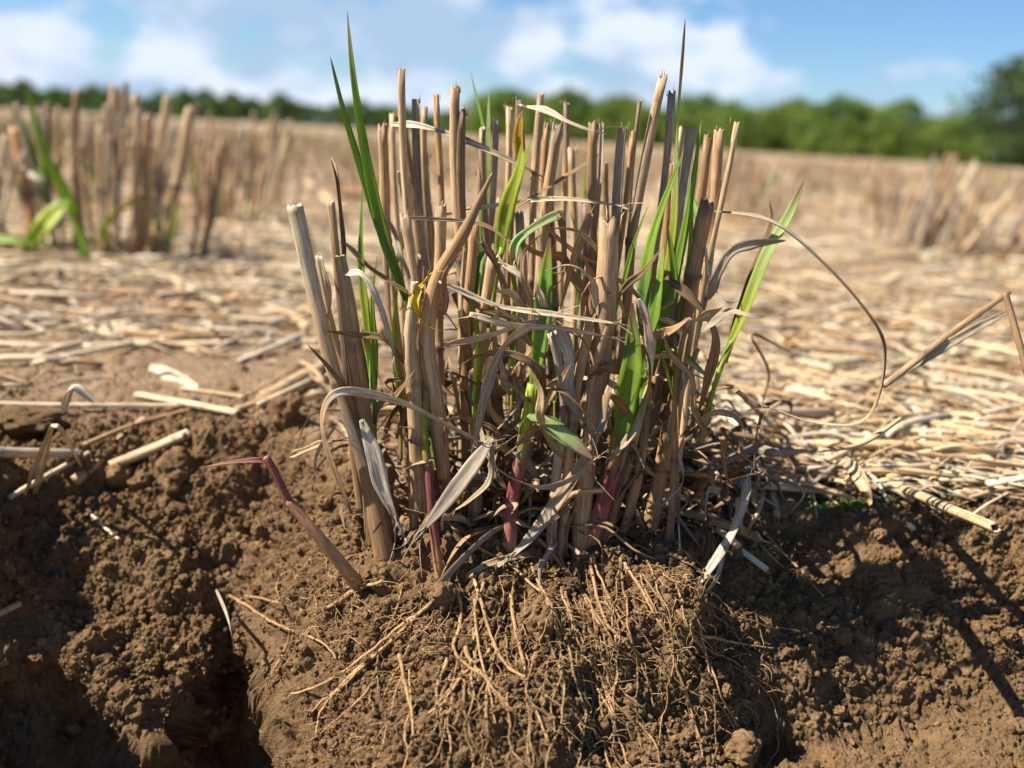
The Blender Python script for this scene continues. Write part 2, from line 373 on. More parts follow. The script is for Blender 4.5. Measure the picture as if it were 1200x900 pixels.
D += (0.25 + 0.75 * inpit) * (1 - 0.5 * smoo) * balls(wp, 0.0085, 51) * 0.75 * (0.5 + 0.5 * sstep(-.3, .3, fbm(pn * 50, 2, 45)))
fine = sstep(1.3, 0.8, dist)
D += fine * (0.45 + 0.55 * inpit) * (balls(wp, 0.0042, 52) * 1.0 + balls(wp, 0.0023, 57) * 0.9)
D += fine * fbm(pn * 500, 2, 53) * 0.0009
pos[near] += nn[near] * D[:, None]
sc = np.ones(len(pos))
colr = SOIL[None] * (1 + 0.16 * fbm(pos * np.array([6, 6, 6]), 3, 70)[:, None])
flat = sstep(0.02, -0.04, rim(x) - y)
dryc = np.array([0.27, 0.18, 0.105])
colr = colr * (1 - flat[:, None] * 0.75) + dryc[None] * flat[:, None] * 0.75
farm = sstep(0.9, 3.2, y)[:, None]
strawc = np.array([0.35, 0.26, 0.165]) * (1 + 0.45 * fbm(np.stack([x * 0.9, y * 0.5, 0 * x], -1), 4, 71)[:, None])
colr = colr * (1 - farm) + strawc * farm
gb = MB()
ii = np.arange(nr - 1)[:, None] * nc; jj = np.arange(nc - 1)[None]
Fq = np.stack([ii + jj, ii + jj + 1, ii + nc + jj + 1, ii + nc + jj], -1).reshape(-1, 4)
gb.add(pos, colr, pos[:, :2], Fq)
ground = gb.build('ground', M_soil, origin=(0, 0, 0)); tag(ground, kind='structure')

# ray casting on a coarser copy of the near ground
GP = pos.reshape(nr, nc, 3)[50:1120:2, 0:nc:2]; a, b = GP.shape[:2]
ii = np.arange(a - 1)[:, None] * b; jj = np.arange(b - 1)[None]
bvh = BVHTree.FromPolygons(GP.reshape(-1, 3).tolist(), np.stack([ii + jj, ii + jj + 1, ii + b + jj + 1, ii + b + jj], -1).reshape(-1, 4).tolist())
def hit(px, py, off=0.0):
    d = ray(px, py); q, n_, _, dd = bvh.ray_cast(Vector(CAM), Vector(d))
    if q is None: return PG(px, py)
    q = np.array(q); n_ = np.array(n_)
    if n_[2] < 0 and n_[1] > 0: n_ = -n_
    return q + n_ * off
def gz(x, y):
    q, n_, _, dd = bvh.ray_cast(Vector((x, y, 1)), Vector((0, 0, -1)))
    return q[2] if q is not None else float(macro(np.array([x]), np.array([y]))[0])
def pxw(wpx, y): return wpx * (y * 1.03) / F          # a width in photograph pixels as metres at distance y

# ------------------------------------------------------------------ soil crumbs and clods
def ico(sub):
    t = (1 + 5 ** .5) / 2
    v = [(-1, t, 0), (1, t, 0), (-1, -t, 0), (1, -t, 0), (0, -1, t), (0, 1, t), (0, -1, -t), (0, 1, -t), (t, 0, -1), (t, 0, 1), (-t, 0, -1), (-t, 0, 1)]
    f = [(0, 11, 5), (0, 5, 1), (0, 1, 7), (0, 7, 10), (0, 10, 11), (1, 5, 9), (5, 11, 4), (11, 10, 2), (10, 7, 6), (7, 1, 8), (3, 9, 4), (3, 4, 2), (3, 2, 6), (3, 6, 8), (3, 8, 9), (4, 9, 5), (2, 4, 11), (6, 2, 10), (8, 6, 7), (9, 8, 1)]
    v = [np.array(q, float) / np.linalg.norm(q) for q in v]
    for _ in range(sub):
        c = {}; nf = []
        def mid(a, b):
            k = (min(a, b), max(a, b))
            if k not in c:
                q = v[a] + v[b]; v.append(q / np.linalg.norm(q)); c[k] = len(v) - 1
            return c[k]
        for a, b, d in f:
            e, g, h = mid(a, b), mid(b, d), mid(d, a); nf += [(a, e, h), (b, g, e), (d, h, g), (e, g, h)]
        f = nf
    return np.array(v), np.array(f)
IC = [ico(0), ico(1), ico(2), ico(3), ico(4)]
def scatter_balls(mb, centers, radii, sub, colors, rough=0.28):
    V, Fc = IC[sub]; k = len(V); n = len(centers)
    sh = 1 + rough * (rng.rand(n, k) * 2 - 1)
    st = 0.7 + 0.6 * rng.rand(n, 1, 3)
    vv = V[None] * sh[..., None] * st * radii[:, None, None] + centers[:, None]
    ff = (Fc[None] + (np.arange(n) * k)[:, None, None]).reshape(-1, 3)
    mb.add(vv.reshape(-1, 3), np.repeat(colors, k, 0), None, None, ff)
cb = MB()
cand = np.where((y > 0.40) & (y < 1.4) & (np.abs(x) < 0.60 * np.maximum(1, y / 0.82)))[0]
wgt = np.where(y[cand] < rim(x[cand]) + 0.03, 1.0, 0.35) * (0.25 + sstep(-0.2, 0.4, fbm(pos[cand] * 16, 2, 90)))
wgt *= np.where((x[cand] > 0.14) & (y[cand] < 0.57), 0.3, 1)
wgt *= 1 / np.clip(nn[cand, 2], .3, 1)
wgt /= wgt.sum()
for cnt, sub, r0, r1 in ((46000, 0, 0.0005, 0.0013), (9000, 1, 0.0011, 0.0026), (900, 2, 0.0025, 0.0050)):
    ids = rng.choice(cand, cnt, p=wgt); rad = r0 + (r1 - r0) * rng.rand(cnt) ** 2
    cen = pos[ids] + nn[ids] * (rad * 0.35)[:, None] + (rng.rand(cnt, 3) - 0.5) * 0.001
    cc_ = SOIL[None] * (0.6 + 0.85 * rng.rand(cnt, 1)) * np.array([1, 0.98, 0.95])
    scatter_balls(cb, cen, rad, sub, cc_, 0.22 if sub else 0.3)
tag(cb.build('soil_crumbs', M_soil, origin=(0, 0, 0), smooth=False), 'loose brown soil crumbs scattered over the dug bank', 'soil crumbs', kind='stuff')
def clod(px, py, rpx, label, sq=(1, 1, .8), c=1.0, seed=0, off=0.3):
    q = hit(px, py); r = pxw(rpx, q[1])
    V, Fc = IC[4]; s = 50 + seed
    v = V * np.array(sq)
    d = 1 + 0.75 * fbm(V * 1.3 + s, 3, s) + 0.45 * balls(V + s, 0.6, s) + 0.35 * balls(V + s, 0.25, s + 5) + .3 * balls(V + s, 0.12, s + 6) + 0.08 * fbm(V * 12, 2, s)
    v = v * d[:, None] * r + q + np.array([0, 0, off * r])
    mb = MB(); mb.add(v, SOIL * c * (1 + 0.1 * fbm(V * 3, 2, 3)[:, None]), None, None, Fc)
    return tag(mb.build('soil_clod', M_soil), label, 'soil clod', 'soil clods on the dug bank')
clod(335, 492, 22, 'crumbly upright clod standing on the rim beside the leaning stalk pair', (0.8, .8, 1.15), 1.0, 1)
clod(868, 884, 24, 'rounded pale brown clod low on the bank under the dark hole', (1, 1, .8), 1.25, 2)
clod(135, 560, 15, 'greyish stone-like clod below the bundle of short straws', (1, .8, 1), 1.35, 3)
clod(210, 560, 24, 'lumpy clod on the slope just under the slanting straw piece', (1, 1, .9), 1.0, 4)
clod(30, 500, 26, 'flat dark clod at the far left end of the rim', (1.5, 1, .55), 0.8, 5)
clod(640, 592, 15, 'small lit clod between the two pink shoot bases', (1, 1, 1), 1.1, 6)
clod(520, 700, 15, 'small crumb ball under the lone dark pink shoot', (1, 1, .9), 1.1, 7)
clod(905, 470, 9, 'small brown clod caught in the straw right of the clump', (1, 1, .8), 1.1, 9)

# ------------------------------------------------------------------ colours of plant matter
TAN = np.array([0.48, 0.32, 0.16]); PALE = np.array([0.60, 0.47, 0.29]); GREY = np.array([0.37, 0.29, 0.20]); BRN = np.array([0.29, 0.17, 0.075])
DRK = np.array([0.075, 0.048, 0.034]); PUR = np.array([0.12, 0.065, 0.075]); WHT = np.array([0.62, 0.52, 0.37]); ORG = np.array([0.48, 0.26, 0.10])
GRN = np.array([0.25, 0.38, 0.04]); YGR = np.array([0.42, 0.47, 0.05]); BGR = np.array([0.18, 0.31, 0.085]); LGR = np.array([0.38, 0.46, 0.15])
PNK = np.array([0.31, 0.095, 0.08]); RPK = np.array([0.42, 0.18, 0.11]); YEL = np.array([0.62, 0.42, 0.03]); BEI = np.array([0.50, 0.30, 0.12])
def cmix(a, b, t): return a * (1 - t) + b * t

def stalk_mesh(mb, base, tip, r, c, nodes=(), bend=0.0, hollow=True, k=10, split=False, rt_=0.92, seed=None, low=None):
    base = np.array(base, float); tip = np.array(tip, float); Ln = np.linalg.norm(tip - base)
    n = 22; t = np.linspace(0, 1, n)
    for nd in nodes: t = np.sort(np.concatenate([t, [nd - 0.012, nd - 0.004, nd + 0.004, nd + 0.012]]))
    t = np.clip(t, 0, 1); t = np.unique(t)
    d = (tip - base); s = np.cross(d, [0, 1, 0]); s /= np.linalg.norm(s) + 1e-9
    b2 = np.cross(s, d); b2 /= np.linalg.norm(b2) + 1e-9
    ph = rng.rand(4) * 6
    pts = base + d * t[:, None] + s * (bend * Ln * np.sin(t * math.pi) + 0.0022 * np.sin(t * 7 + ph[0]))[:, None] + b2 * (0.0022 * np.sin(t * 6 + ph[1]))[:, None]
    for nd in nodes:
        kk = rng.normal() * .035; pts = pts + s * (kk * Ln * (np.abs(t - nd) - (nd * (1 - t) + (1 - nd) * t)))[:, None]
    rr = r * (1.0 - (1 - rt_) * t) * (1 + 0.06 * np.sin(t * 23 + ph[2]))
    cc = np.array([c] * len(t), float)
    cc *= (1 + 0.18 * np.sin(t * 9 + ph[3]))[:, None]
    stn = sstep(.0, .5, fbm(np.stack([t * 5 + ph[0] * 7, 0 * t, 0 * t], -1), 2, 31))[:, None] * .45; cc = cc * (1 - stn) + (DRK * 2.2 if ph[1] > 3 else GREY * .8) * stn
    lowc = BRN if low is None else low
    lw = sstep(0.30, 0.0, t)[:, None] * 0.7; cc = cc * (1 - lw) + lowc * lw
    for nd in nodes:
        g = np.exp(-((t - nd) / 0.010) ** 2); rr = rr * (1 + 0.30 * g)
        cc = cc * (1 - 0.75 * g[:, None]) + DRK * 0.75 * g[:, None]
        g2 = ((t < nd) * np.exp(-np.abs(t - nd) / 0.08))[:, None] * 0.55; cc = cc * (1 - g2) + PUR * 1.3 * g2
    if split:
        # split culm: a half shell with pale pith inside
        ribbon(mb, pts, rr * 1.05, cc * 0.9, roll=rng.rand() * 0.8 - 0.4, cup=0.75, thick=r * 0.25)
    else:
        e = (1 - 0.5 * sstep(0.965, 1.0, t)[:, None] * (0.3 + 0.7 * rng.rand()))
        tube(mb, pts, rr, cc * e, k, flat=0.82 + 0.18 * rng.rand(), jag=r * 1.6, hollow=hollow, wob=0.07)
    # a few torn fibres at the cut
    for _ in range(rng.randint(1, 5)):
        a0 = rng.rand() * 6.28; o = (s * math.cos(a0) + b2 * math.sin(a0)) * r * 0.85
        h = r * (0.3 + 1.3 * rng.rand())
        tube(mb, np.array([tip + o - d / Ln * r, tip + o + d / Ln * h * 0.5, tip + o * 1.25 + d / Ln * h]), [r * 0.11, r * 0.08, r * 0.02], c * 1.25, 4, cap=True)
    return pts

def blade(ctrl, wpx, cols, mb, roll=0.3, prof='blade', cup=0.3, n=34, edge=None, ruf=0.0, wob=0.0, thick=0.00018, sg=-1):
    """leaf through control points (px, py, y); wpx = full width in photograph pixels at its widest; cols = colours from base to tip"""
    pts = np.array([P(a, b, c) for a, b, c in ctrl]); pts = crom(pts, n)
    if wob: pts = pts + wob * np.stack([fbm(pts * 60 + q, 2, 100 + q) for q in (1, 2, 3)], -1)
    t = np.linspace(0, 1, n)
    if prof == 'blade': w_ = np.minimum(1, 0.45 + 2.2 * t) * np.clip(1 - t, 0, 1) ** 0.62 + 0.015
    elif prof == 'strip': w_ = np.minimum(1, 0.4 + 5 * t) * np.minimum(1, 0.12 + 5 * (1 - t)) * (0.85 + 0.15 * np.sin(t * 13))
    elif prof == 'stem': w_ = 1 - 0.35 * t
    elif prof == 'spindle': w_ = np.sin(math.pi * np.clip(t * 0.93 + 0.06, 0, 1)) ** 0.75 + 0.02
    q_ = rng.rand() * 50; w_ = w_ * (1 + (.22 if ruf or wpx < 9 else .07) * fbm(np.stack([t * 11 + q_, 0 * t, 0 * t], -1), 3, 9))
    w_ = w_ * pxw(wpx, ctrl[0][2]) / 2
    cc = crom(np.array(cols), n) if len(cols) > 1 else np.tile(cols[0], (n, 1))
    cc = np.clip(cc, 0.01, 1) * (1 + 0.08 * fbm(pts * 200, 2, 7)[:, None])
    rl = np.interp(t, np.linspace(0, 1, len(roll)), roll) if np.ndim(roll) else roll + 0.5 * (t - 0.3)
    if ruf: rl = rl + ruf * np.sin(t * (6 + 4 * rng.rand()) + rng.rand() * 6)
    ribbon(mb, pts, w_, cc, sg * rl - .15 * (sg < 0), cup, thick, edge=edge, ruf=0.10 if ruf else 0.03)
    return pts
def stem(ctrl, wpx, cols, mb, n=24, taper=0.7):
    pts = crom(np.array([P(a, b, c) for a, b, c in ctrl]), n); t = np.linspace(0, 1, n)
    cc = np.clip(crom(np.array(cols), n), 0.01, 1)
    rr = pxw(wpx, ctrl[0][2]) / 2 * (1 - (1 - taper) * t)
    tube(mb, pts, rr, cc, 10, wob=0.06)
    return pts

# ------------------------------------------------------------------ THE CLUMP
cc0 = PG(600, 560)
clump = empty('stubble_clump', (cc0[0], 0.66, 0.0))
tag(clump, 'large cut stubble clump with green shoots and bared roots hanging down the soil bank', 'stubble clump')

# base px, tip px, tip py, forward distance, width px, colour, nodes, split
S = [
 (530, 470, 82, .66, 9, TAN, (.45,), 0), (548, 535, 102, .65, 12, cmix(TAN, ORG, .3), (.62,), 0), (526, 488, 116, .68, 9, GREY, (.5,), 1), (522, 500, 126, .70, 8, TAN, (), 0),
 (532, 512, 112, .67, 8, ORG, (.4,), 0), (562, 544, 130, .66, 11, BRN, (.5,), 0), (478, 445, 147, .67, 12, BRN * 1.25, (.7,), 0), (480, 463, 134, .76, 8, TAN, (), 0),
 (500, 474, 128, .78, 9, BRN, (), 0), (575, 569, 150, .69, 8, TAN, (.5,), 0), (580, 577, 141, .70, 7, GREY, (), 1), (588, 593, 126, .72, 8, TAN, (.6,), 0),
 (597, 604, 118, .70, 7, BRN, (), 0), (622, 633, 110, .69, 9, TAN, (.55,), 0), (628, 641, 145, .68, 8, ORG * .9, (.4,), 0), (640, 652, 146, .67, 13, cmix(TAN, BRN, .3), (.5,), 0),
 (655, 660, 120, .75, 7, TAN, (), 0), (676, 698, 143, .66, 12, BRN, (.66,), 0), (680, 703, 144, .662, 6, GREY, (), 1), (712, 733, 150, .65, 11, GREY, (), 1),
 (730, 739, 155, .64, 7, ORG, (.5,), 0), (735, 752, 118, .66, 5, BRN, (), 0), (735, 781, 90, .65, 12, cmix(TAN, ORG, .25), (.66,), 0), (750, 786, 108, .67, 9, GREY, (.5,), 0),
 (770, 800, 150, .68, 8, TAN, (), 0), (762, 812, 150, .66, 12, GREY, (.7,), 1), (770, 826, 160, .65, 11, BRN, (.6,), 0), (782, 845, 152, .64, 12, BRN * 1.3, (.62,), 0),
 (790, 859, 143, .635, 7, TAN, (), 0), (696, 718, 258, .60, 24, cmix(TAN, ORG, .2), (.62,), 0), (775, 832, 238, .62, 19, cmix(BRN, ORG, .4), (.8,), 0), (740, 765, 300, .61, 12, cmix(BRN, ORG, .5), (.5,), 0),
 (492, 476, 252, .60, 11, TAN, (.35, .7), 0), (500, 492, 300, .63, 14, BRN * 1.2, (.5,), 0), (520, 512, 240, .65, 14, TAN * .9, (.55,), 0), (548, 552, 262, .63, 13, cmix(BRN, ORG, .5), (.4,), 0),
 (560, 574, 300, .61, 14, cmix(TAN, ORG, .5), (.6,), 0), (585, 592, 290, .62, 13, BRN * 1.3, (.45,), 0), (612, 608, 250, .64, 12, GREY, (.5,), 0), (640, 632, 260, .64, 13, TAN, (.6,), 0),
 (660, 668, 310, .62, 12, BRN * 1.3, (.5,), 0), (668, 690, 240, .65, 13, PUR * 1.6, (.7,), 0), (812, 830, 300, .66, 10, BRN, (.5,), 0), (545, 590, 232, .67, 10, TAN, (), 0),
 (590, 560, 200, .73, 10, BRN, (.5,), 0), (615, 622, 180, .74, 9, TAN, (.5,), 0), (670, 672, 175, .73, 9, TAN, (.4,), 0), (705, 712, 190, .72, 9, BRN * 1.3, (.5,), 0),
 (720, 760, 170, .71, 10, TAN, (.6,), 0), (755, 790, 190, .70, 10, ORG * .9, (.5,), 0), (472, 452, 210, .71, 10, TAN, (.4,), 0), (495, 500, 180, .72, 11, BRN * 1.2, (.5,), 0),
 (535, 525, 190, .70, 11, ORG, (.6,), 0), (462, 430, 250, .74, 8, GREY, (), 0), (800, 842, 210, .70, 9, TAN, (.4,), 0), (650, 648, 210, .71, 11, BRN, (.6,), 0),
]
def base_at(px, y):
    d = ray(px, 500); xx = d[0] / d[1] * y
    return np.array([xx, y, gz(xx, y) - 0.012])
for iS, (bpx, tpx, tpy, yy, wpx, c, nd, sp) in enumerate(S):
    if iS in (37, 40, 42, 45, 48, 50, 52, 53): continue
    mb = MB(); b = base_at(bpx, yy - 0.01 if yy < 0.64 else yy)
    tip = P(tpx, tpy, yy + (R.random() - .5) * 0.03)
    stalk_mesh(mb, b, tip, pxw(wpx, yy) / 2, c * (0.88 + 0.24 * R.random()), nd, bend=(R.random() - .5) * 0.03, split=bool(sp))
    s_ = mb.build('stalk', M_stalk, clump)
    if wpx > 10 and not sp and R.random() < 0.75:       # a torn dry sheath still round the stalk
        mb = MB(); f0 = 0.25 + 0.25 * R.random(); f1 = f0 + 0.3
        pa = b + (tip - b) * f0; pb = b + (tip - b) * f1; rr = pxw(wpx, yy) / 2
        o = np.array([R.uniform(-1, 1) * rr, -rr * 0.75, 0])
        pts = crom([pa + o * .9, (pa + pb) / 2 + o, pb + o * 1.5 + np.array([R.uniform(-.5, .5) * rr * 3, -rr, 0])], 14)
        ribbon(mb, pts, np.linspace(1.05, 0.25, 14) * rr, cmix(c, PALE, .5), roll=R.uniform(-.5, .5), cup=-0.6)
        mb.build('leaf_sheath', M_dry, s_)

# short broken stalks at the foot
for k in range(13):
    bpx = R.uniform(470, 830); yy = R.uniform(.585, .68); tpy = R.uniform(330, 500)
    mb = MB(); stalk_mesh(mb, base_at(bpx, yy), P(bpx + (bpx - 640) * .1 + R.uniform(-45, 45), tpy, yy + R.uniform(-.02, .01)), pxw(R.uniform(7, 14), yy) / 2, R.choice([TAN, GREY, BRN * 1.2, PALE * .85, cmix(TAN, ORG, .5)]), (R.uniform(.3, .8),), bend=R.uniform(-.04, .04), split=R.random() < .3)
    mb.build('stalk', M_stalk, clump)
# two thick stalks leaning out at the left of the clump
def front_stalk(ctrl, wl, cols, nodes=(), hollow=True):
    mb = MB(); n = 60; pts = crom(np.array([P(*q) for q in ctrl]), n); t = np.linspace(0, 1, n)
    ww = np.interp(t, np.linspace(0, 1, len(wl)), wl); rr = pxw(ww, ctrl[0][2]) / 2
    cc = np.clip(crom(np.array(cols), n), .01, 1)
    for nd in nodes:
        g = np.exp(-((t - nd) / 0.012) ** 2); rr = rr * (1 + 0.15 * g); cc = cc * (1 - .6 * g[:, None]) + DRK * .6 * g[:, None]
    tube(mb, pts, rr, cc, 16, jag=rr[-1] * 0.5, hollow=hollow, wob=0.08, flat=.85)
    return mb
LS = [
 ([(452, 660, .575), (432, 560, .582), (404, 470, .585), (388, 425, .585), (366, 335, .585), (345, 240, .585)], [27, 23, 16, 17, 18, 19], [BRN * .8, BRN, GREY * .55, TAN, TAN * 1.1, PALE * .9, PALE * .8], (.5,)),
 ([(440, 640, .59), (432, 540, .59), (420, 450, .592), (408, 360, .592), (398, 300, .592)], [26, 22, 20, 18, 13], [BRN * .7, BRN, BRN * 1.1, TAN * .7, TAN * .8], (.62,)),
 ([(424, 600, .60), (412, 500, .60), (404, 400, .60), (396, 320, .60), (388, 236, .60)], [12, 11, 10, 9, 8], [BRN, BRN * .8, DRK * 2, BRN, TAN], (.4,)),
 ([(448, 610, .605), (425, 480, .605), (392, 400, .605), (372, 300, .605)], [13, 13, 13, 5], [BRN, TAN * .8, TAN, PALE * .9], ()),
 ([(492, 600, .58), (486, 480, .58), (480, 400, .58), (486, 330, .582)], [20, 18, 15, 8], [BRN, TAN * .8, TAN, PALE * .85], (.45,)),
 ([(520, 560, .585), (512, 480, .585), (500, 400, .585), (512, 330, .585), (545, 270, .585), (577, 203, .585)], [16, 20, 19, 17, 13, 3], [BRN, TAN * .8, TAN, cmix(TAN, ORG, .5), ORG * .9, BRN, BRN], ()),
]
for ctrl, wl, cols, nd in LS:
    front_stalk(ctrl, wl, cols, nd, hollow=wl[-1] > 6).build('stalk', M_stalk, clump)

# green shoots with their leaves
def shoot(stemdef, leaves, sheath=None):
    c_ = [list(q) for q in stemdef[0]]
    if c_[0][1] > 590:                                   # the base runs into the soil behind it
        hy = float(hit(c_[0][0], c_[0][1])[1]); dy = hy + .001 - c_[0][2]
        for q, wq in zip(c_, (1, .75, .4, .15)): q[2] += dy * wq
        e = [c_[0][0] - (c_[1][0] - c_[0][0]) * .25, c_[0][1] + 12, hy + .012]
        stemdef = ([e] + c_,) + (stemdef[1], [stemdef[2][0] * .6] + list(stemdef[2]))
    mb = MB(); stem(*stemdef, mb); s_ = mb.build('shoot', M_shoot, clump)
    for lf in leaves:
        mb = MB(); kw = lf[3] if len(lf) > 3 else {}
        blade(lf[0], lf[1], lf[2], mb, **kw); mb.build('leaf', kw_mat(lf), s_)
    return s_
def kw_mat(lf): return M_dry if (len(lf) > 4 and lf[4] == 'dry') else M_green
shoot(([(520, 600, .61), (500, 480, .61), (478, 360, .612), (465, 320, .612)], 9, [BRN, BGR, GRN, GRN]), [
    ([(476, 350, .612), (452, 280, .61), (431, 190, .605), (416, 100, .60), (407, 12, .60)], 17, [GRN * 1.0, GRN * 1.1, GRN * 1.25, GRN * 1.1, TAN * .8], dict(roll=[.5, .3, .1, .6], cup=.45)),
    ([(476, 352, .613), (452, 285, .61), (430, 220, .61), (405, 140, .608), (387, 66, .605)], 15, [BGR, BGR * 1.1, GRN * 1.1, GRN, LGR * .7], dict(roll=[-.4, -.2, -.5, -.2], cup=.4))])
shoot(([(437, 520, .60), (437, 470, .60), (436, 430, .60), (431, 380, .60)], 10, [BGR, BGR * 1.2, GRN * 1.2, GRN]), [
    ([(438, 450, .60), (432, 380, .598), (424, 310, .60), (425, 222, .60)], 16, [GRN * 1.2, YGR * 1.1, GRN * 1.2, GRN], dict(roll=[.2, .5, 0.3, .9], cup=.5)),
    ([(440, 455, .605), (440, 400, .605), (437, 350, .605), (442, 300, .605)], 10, [GRN, GRN, YGR], dict(cup=.5))])
shoot(([(575, 520, .64), (570, 440, .64), (578, 350, .64), (588, 290, .64)], 8, [BRN, BGR, GRN, YGR]), [
    ([(585, 300, .64), (596, 240, .635), (612, 190, .63), (612, 132, .635)], 24, [GRN, YGR * 1.1, YGR * 1.2, YEL * .8], dict(roll=[.3, .2, .6, .9], cup=.35)),
    ([(588, 290, .65), (607, 220, .65), (624, 160, .65)], 14, [GRN, YGR, GRN], dict(roll=.5)),
    ([(612, 195, .633), (610, 160, .632), (612, 130, .632)], 13, [YGR, YEL * .9, ORG], dict(prof='spindle', cup=.8))])
shoot(([(597, 640, .575), (600, 590, .578), (610, 540, .58), (618, 490, .582), (625, 450, .585)], 19, [BEI, RPK * 1.1, PNK, PNK * .9, BRN, YGR * .8, YGR, GRN], ), [
    ([(624, 470, .583), (634, 400, .58), (639, 340, .58), (645, 278, .585)], 21, [YGR, GRN * 1.2, BGR * 1.2, GRN * 1.2, PNK * .8], dict(roll=[.5, .1, -.2, .5], cup=.5, prof='spindle')),
    ([(618, 487, .573), (640, 497, .568), (665, 515, .565), (694, 537, .565)], 28, [LGR, LGR * 1.15, LGR * 1.15 + .08, RPK * 1.2 + .1], dict(roll=[.9, .7, .6, .3], cup=.25, prof='spindle'))])
shoot(([(690, 642, .57), (706, 595, .572), (718, 555, .575), (728, 500, .58), (737, 450, .585)], 24, [BEI, RPK, PNK, PNK * .9, cmix(PNK, YGR, .4), BGR, GRN], ), [
    ([(728, 530, .575), (735, 470, .572), (744, 420, .57), (742, 355, .575)], 27, [BGR, GRN * 1.1, GRN, PNK * .5], dict(roll=[.2, .0, .2, .6], cup=.6, prof='spindle')),
    ([(742, 500, .58), (760, 420, .58), (772, 340, .585), (778, 290, .59)], 22, [GRN * .9, GRN, GRN * 1.2, YGR], dict(roll=[.5, .3, .3, .7], cup=.4)),
    ([(748, 350, .565), (757, 375, .562), (762, 410, .56), (764, 440, .56)], 13, [PALE, RPK + .1, PALE, WHT], dict(prof='strip', ruf=.4), 'dry')])
shoot(([(705, 640, .585), (730, 560, .59), (752, 470, .595), (765, 400, .60)], 17, [BRN, BRN, TAN, YGR, GRN]), [
    ([(760, 420, .60), (756, 340, .60), (768, 270, .602), (800, 180, .60)], 22, [GRN, BGR * 1.3, GRN * 1.3, GRN * 1.2, GRN], dict(roll=[.1, .2, .5, .4], cup=.4)),
    ([(770, 400, .605), (785, 320, .605), (793, 240, .607), (795, 150, .61), (799, 90, .615), (803, 22, .62)], 17, [GRN, YGR, YGR * .9, LGR * .9, LGR * .8, TAN * .8, BRN * .7], dict(roll=[.3, .5, 1.0, 1.8, 2.6], cup=.4)),
    ([(774, 390, .61), (795, 310, .61), (812, 220, .612), (822, 140, .612)], 15, [YGR, GRN * 1.2, GRN * 1.3, GRN], dict(roll=[.4, .2, .5], cup=.4)),
    ([(762, 440, .602), (774, 380, .60), (790, 330, .60), (782, 260, .60)], 19, [GRN * .8, GRN, GRN, YGR], dict(roll=-.3, cup=.4))])
shoot(([(640, 616, .585), (662, 592, .585), (682, 560, .586), (694, 525, .59)], 20, [BEI, RPK, PNK * 1.1, cmix(PNK, BRN, .5), BRN]), [
    ([(692, 535, .588), (702, 470, .59), (706, 430, .59)], 7, [BRN, YGR, GRN], dict(cup=.5))])
shoot(([(820, 520, .60), (832, 470, .60), (845, 430, .60), (858, 400, .60)], 8, [BRN, YGR * .7, YGR, GRN]), [
    ([(843, 432, .60), (872, 370, .60), (900, 300, .60), (925, 255, .60), (942, 213, .60)], 17, [LGR * .9, YGR, LGR * 1.1, LGR * 1.1, BRN], dict(roll=[.7, .5, .6, .2], cup=.5, prof='spindle')),
    ([(850, 425, .605), (868, 370, .605), (884, 320, .605), (905, 262, .61), (902, 235, .61)], 15, [YGR, cmix(YGR, PNK, .4), BRN, BRN * .9, ORG], dict(roll=.5, cup=.6))])
shoot(([(516, 678, .565), (508, 620, .57), (503, 560, .575), (497, 505, .58), (500, 455, .582)], 13, [BEI, ORG, PNK * .9, PNK * .55, PNK * .8, YGR * .6, YGR * .7, BRN], ), [
    ([(496, 522, .574), (486, 517, .572), (477, 515, .572)], 7, [PUR * 2, PUR * 2.5, PNK * .8], dict(prof='spindle'))])
shoot(([(552, 560, .68), (560, 440, .68), (566, 300, .69)], 8, [BRN, BGR, BGR * 1.3]), [
    ([(566, 300, .70), (572, 200, .70), (573, 108, .71)], 15, [BGR * 1.3, LGR * .8, LGR], dict(cup=.3)),
    ([(562, 300, .71), (570, 180, .71), (552, 84, .72)], 9, [BGR * 1.3, GRN * 1.2, BGR * 1.5], dict(cup=.3))])
shoot(([(672, 520, .70), (676, 400, .70), (680, 300, .70)], 7, [BRN, BGR, GRN]), [
    ([(680, 310, .70), (686, 250, .70), (687, 188, .70)], 13, [GRN, GRN * 1.3, LGR * .8], dict(cup=.3)), ])
shoot(([(700, 480, .60), (712, 400, .60), (728, 340, .60)], 6, [BGR, GRN, GRN]), [
    ([(728, 345, .60), (742, 290, .595), (760, 240, .59)], 8, [GRN * 1.2, GRN, YGR], dict(cup=.5)), ])
shoot(([(560, 500, .66), (552, 400, .66), (556, 340, .66)], 9, [BGR, GRN * .8, BGR]), [
    ([(556, 350, .66), (560, 310, .66), (572, 290, .66)], 14, [BGR, BGR * 1.3, LGR], dict(cup=.5)), ])
shoot(([(790, 470, .60), (780, 430, .60), (775, 415, .60)], 5, [BGR, GRN, GRN]), [
    ([(775, 410, .60), (798, 413, .595), (820, 430, .59)], 12, [GRN, YGR * .9, GRN], dict(cup=.4, roll=.6)), ])

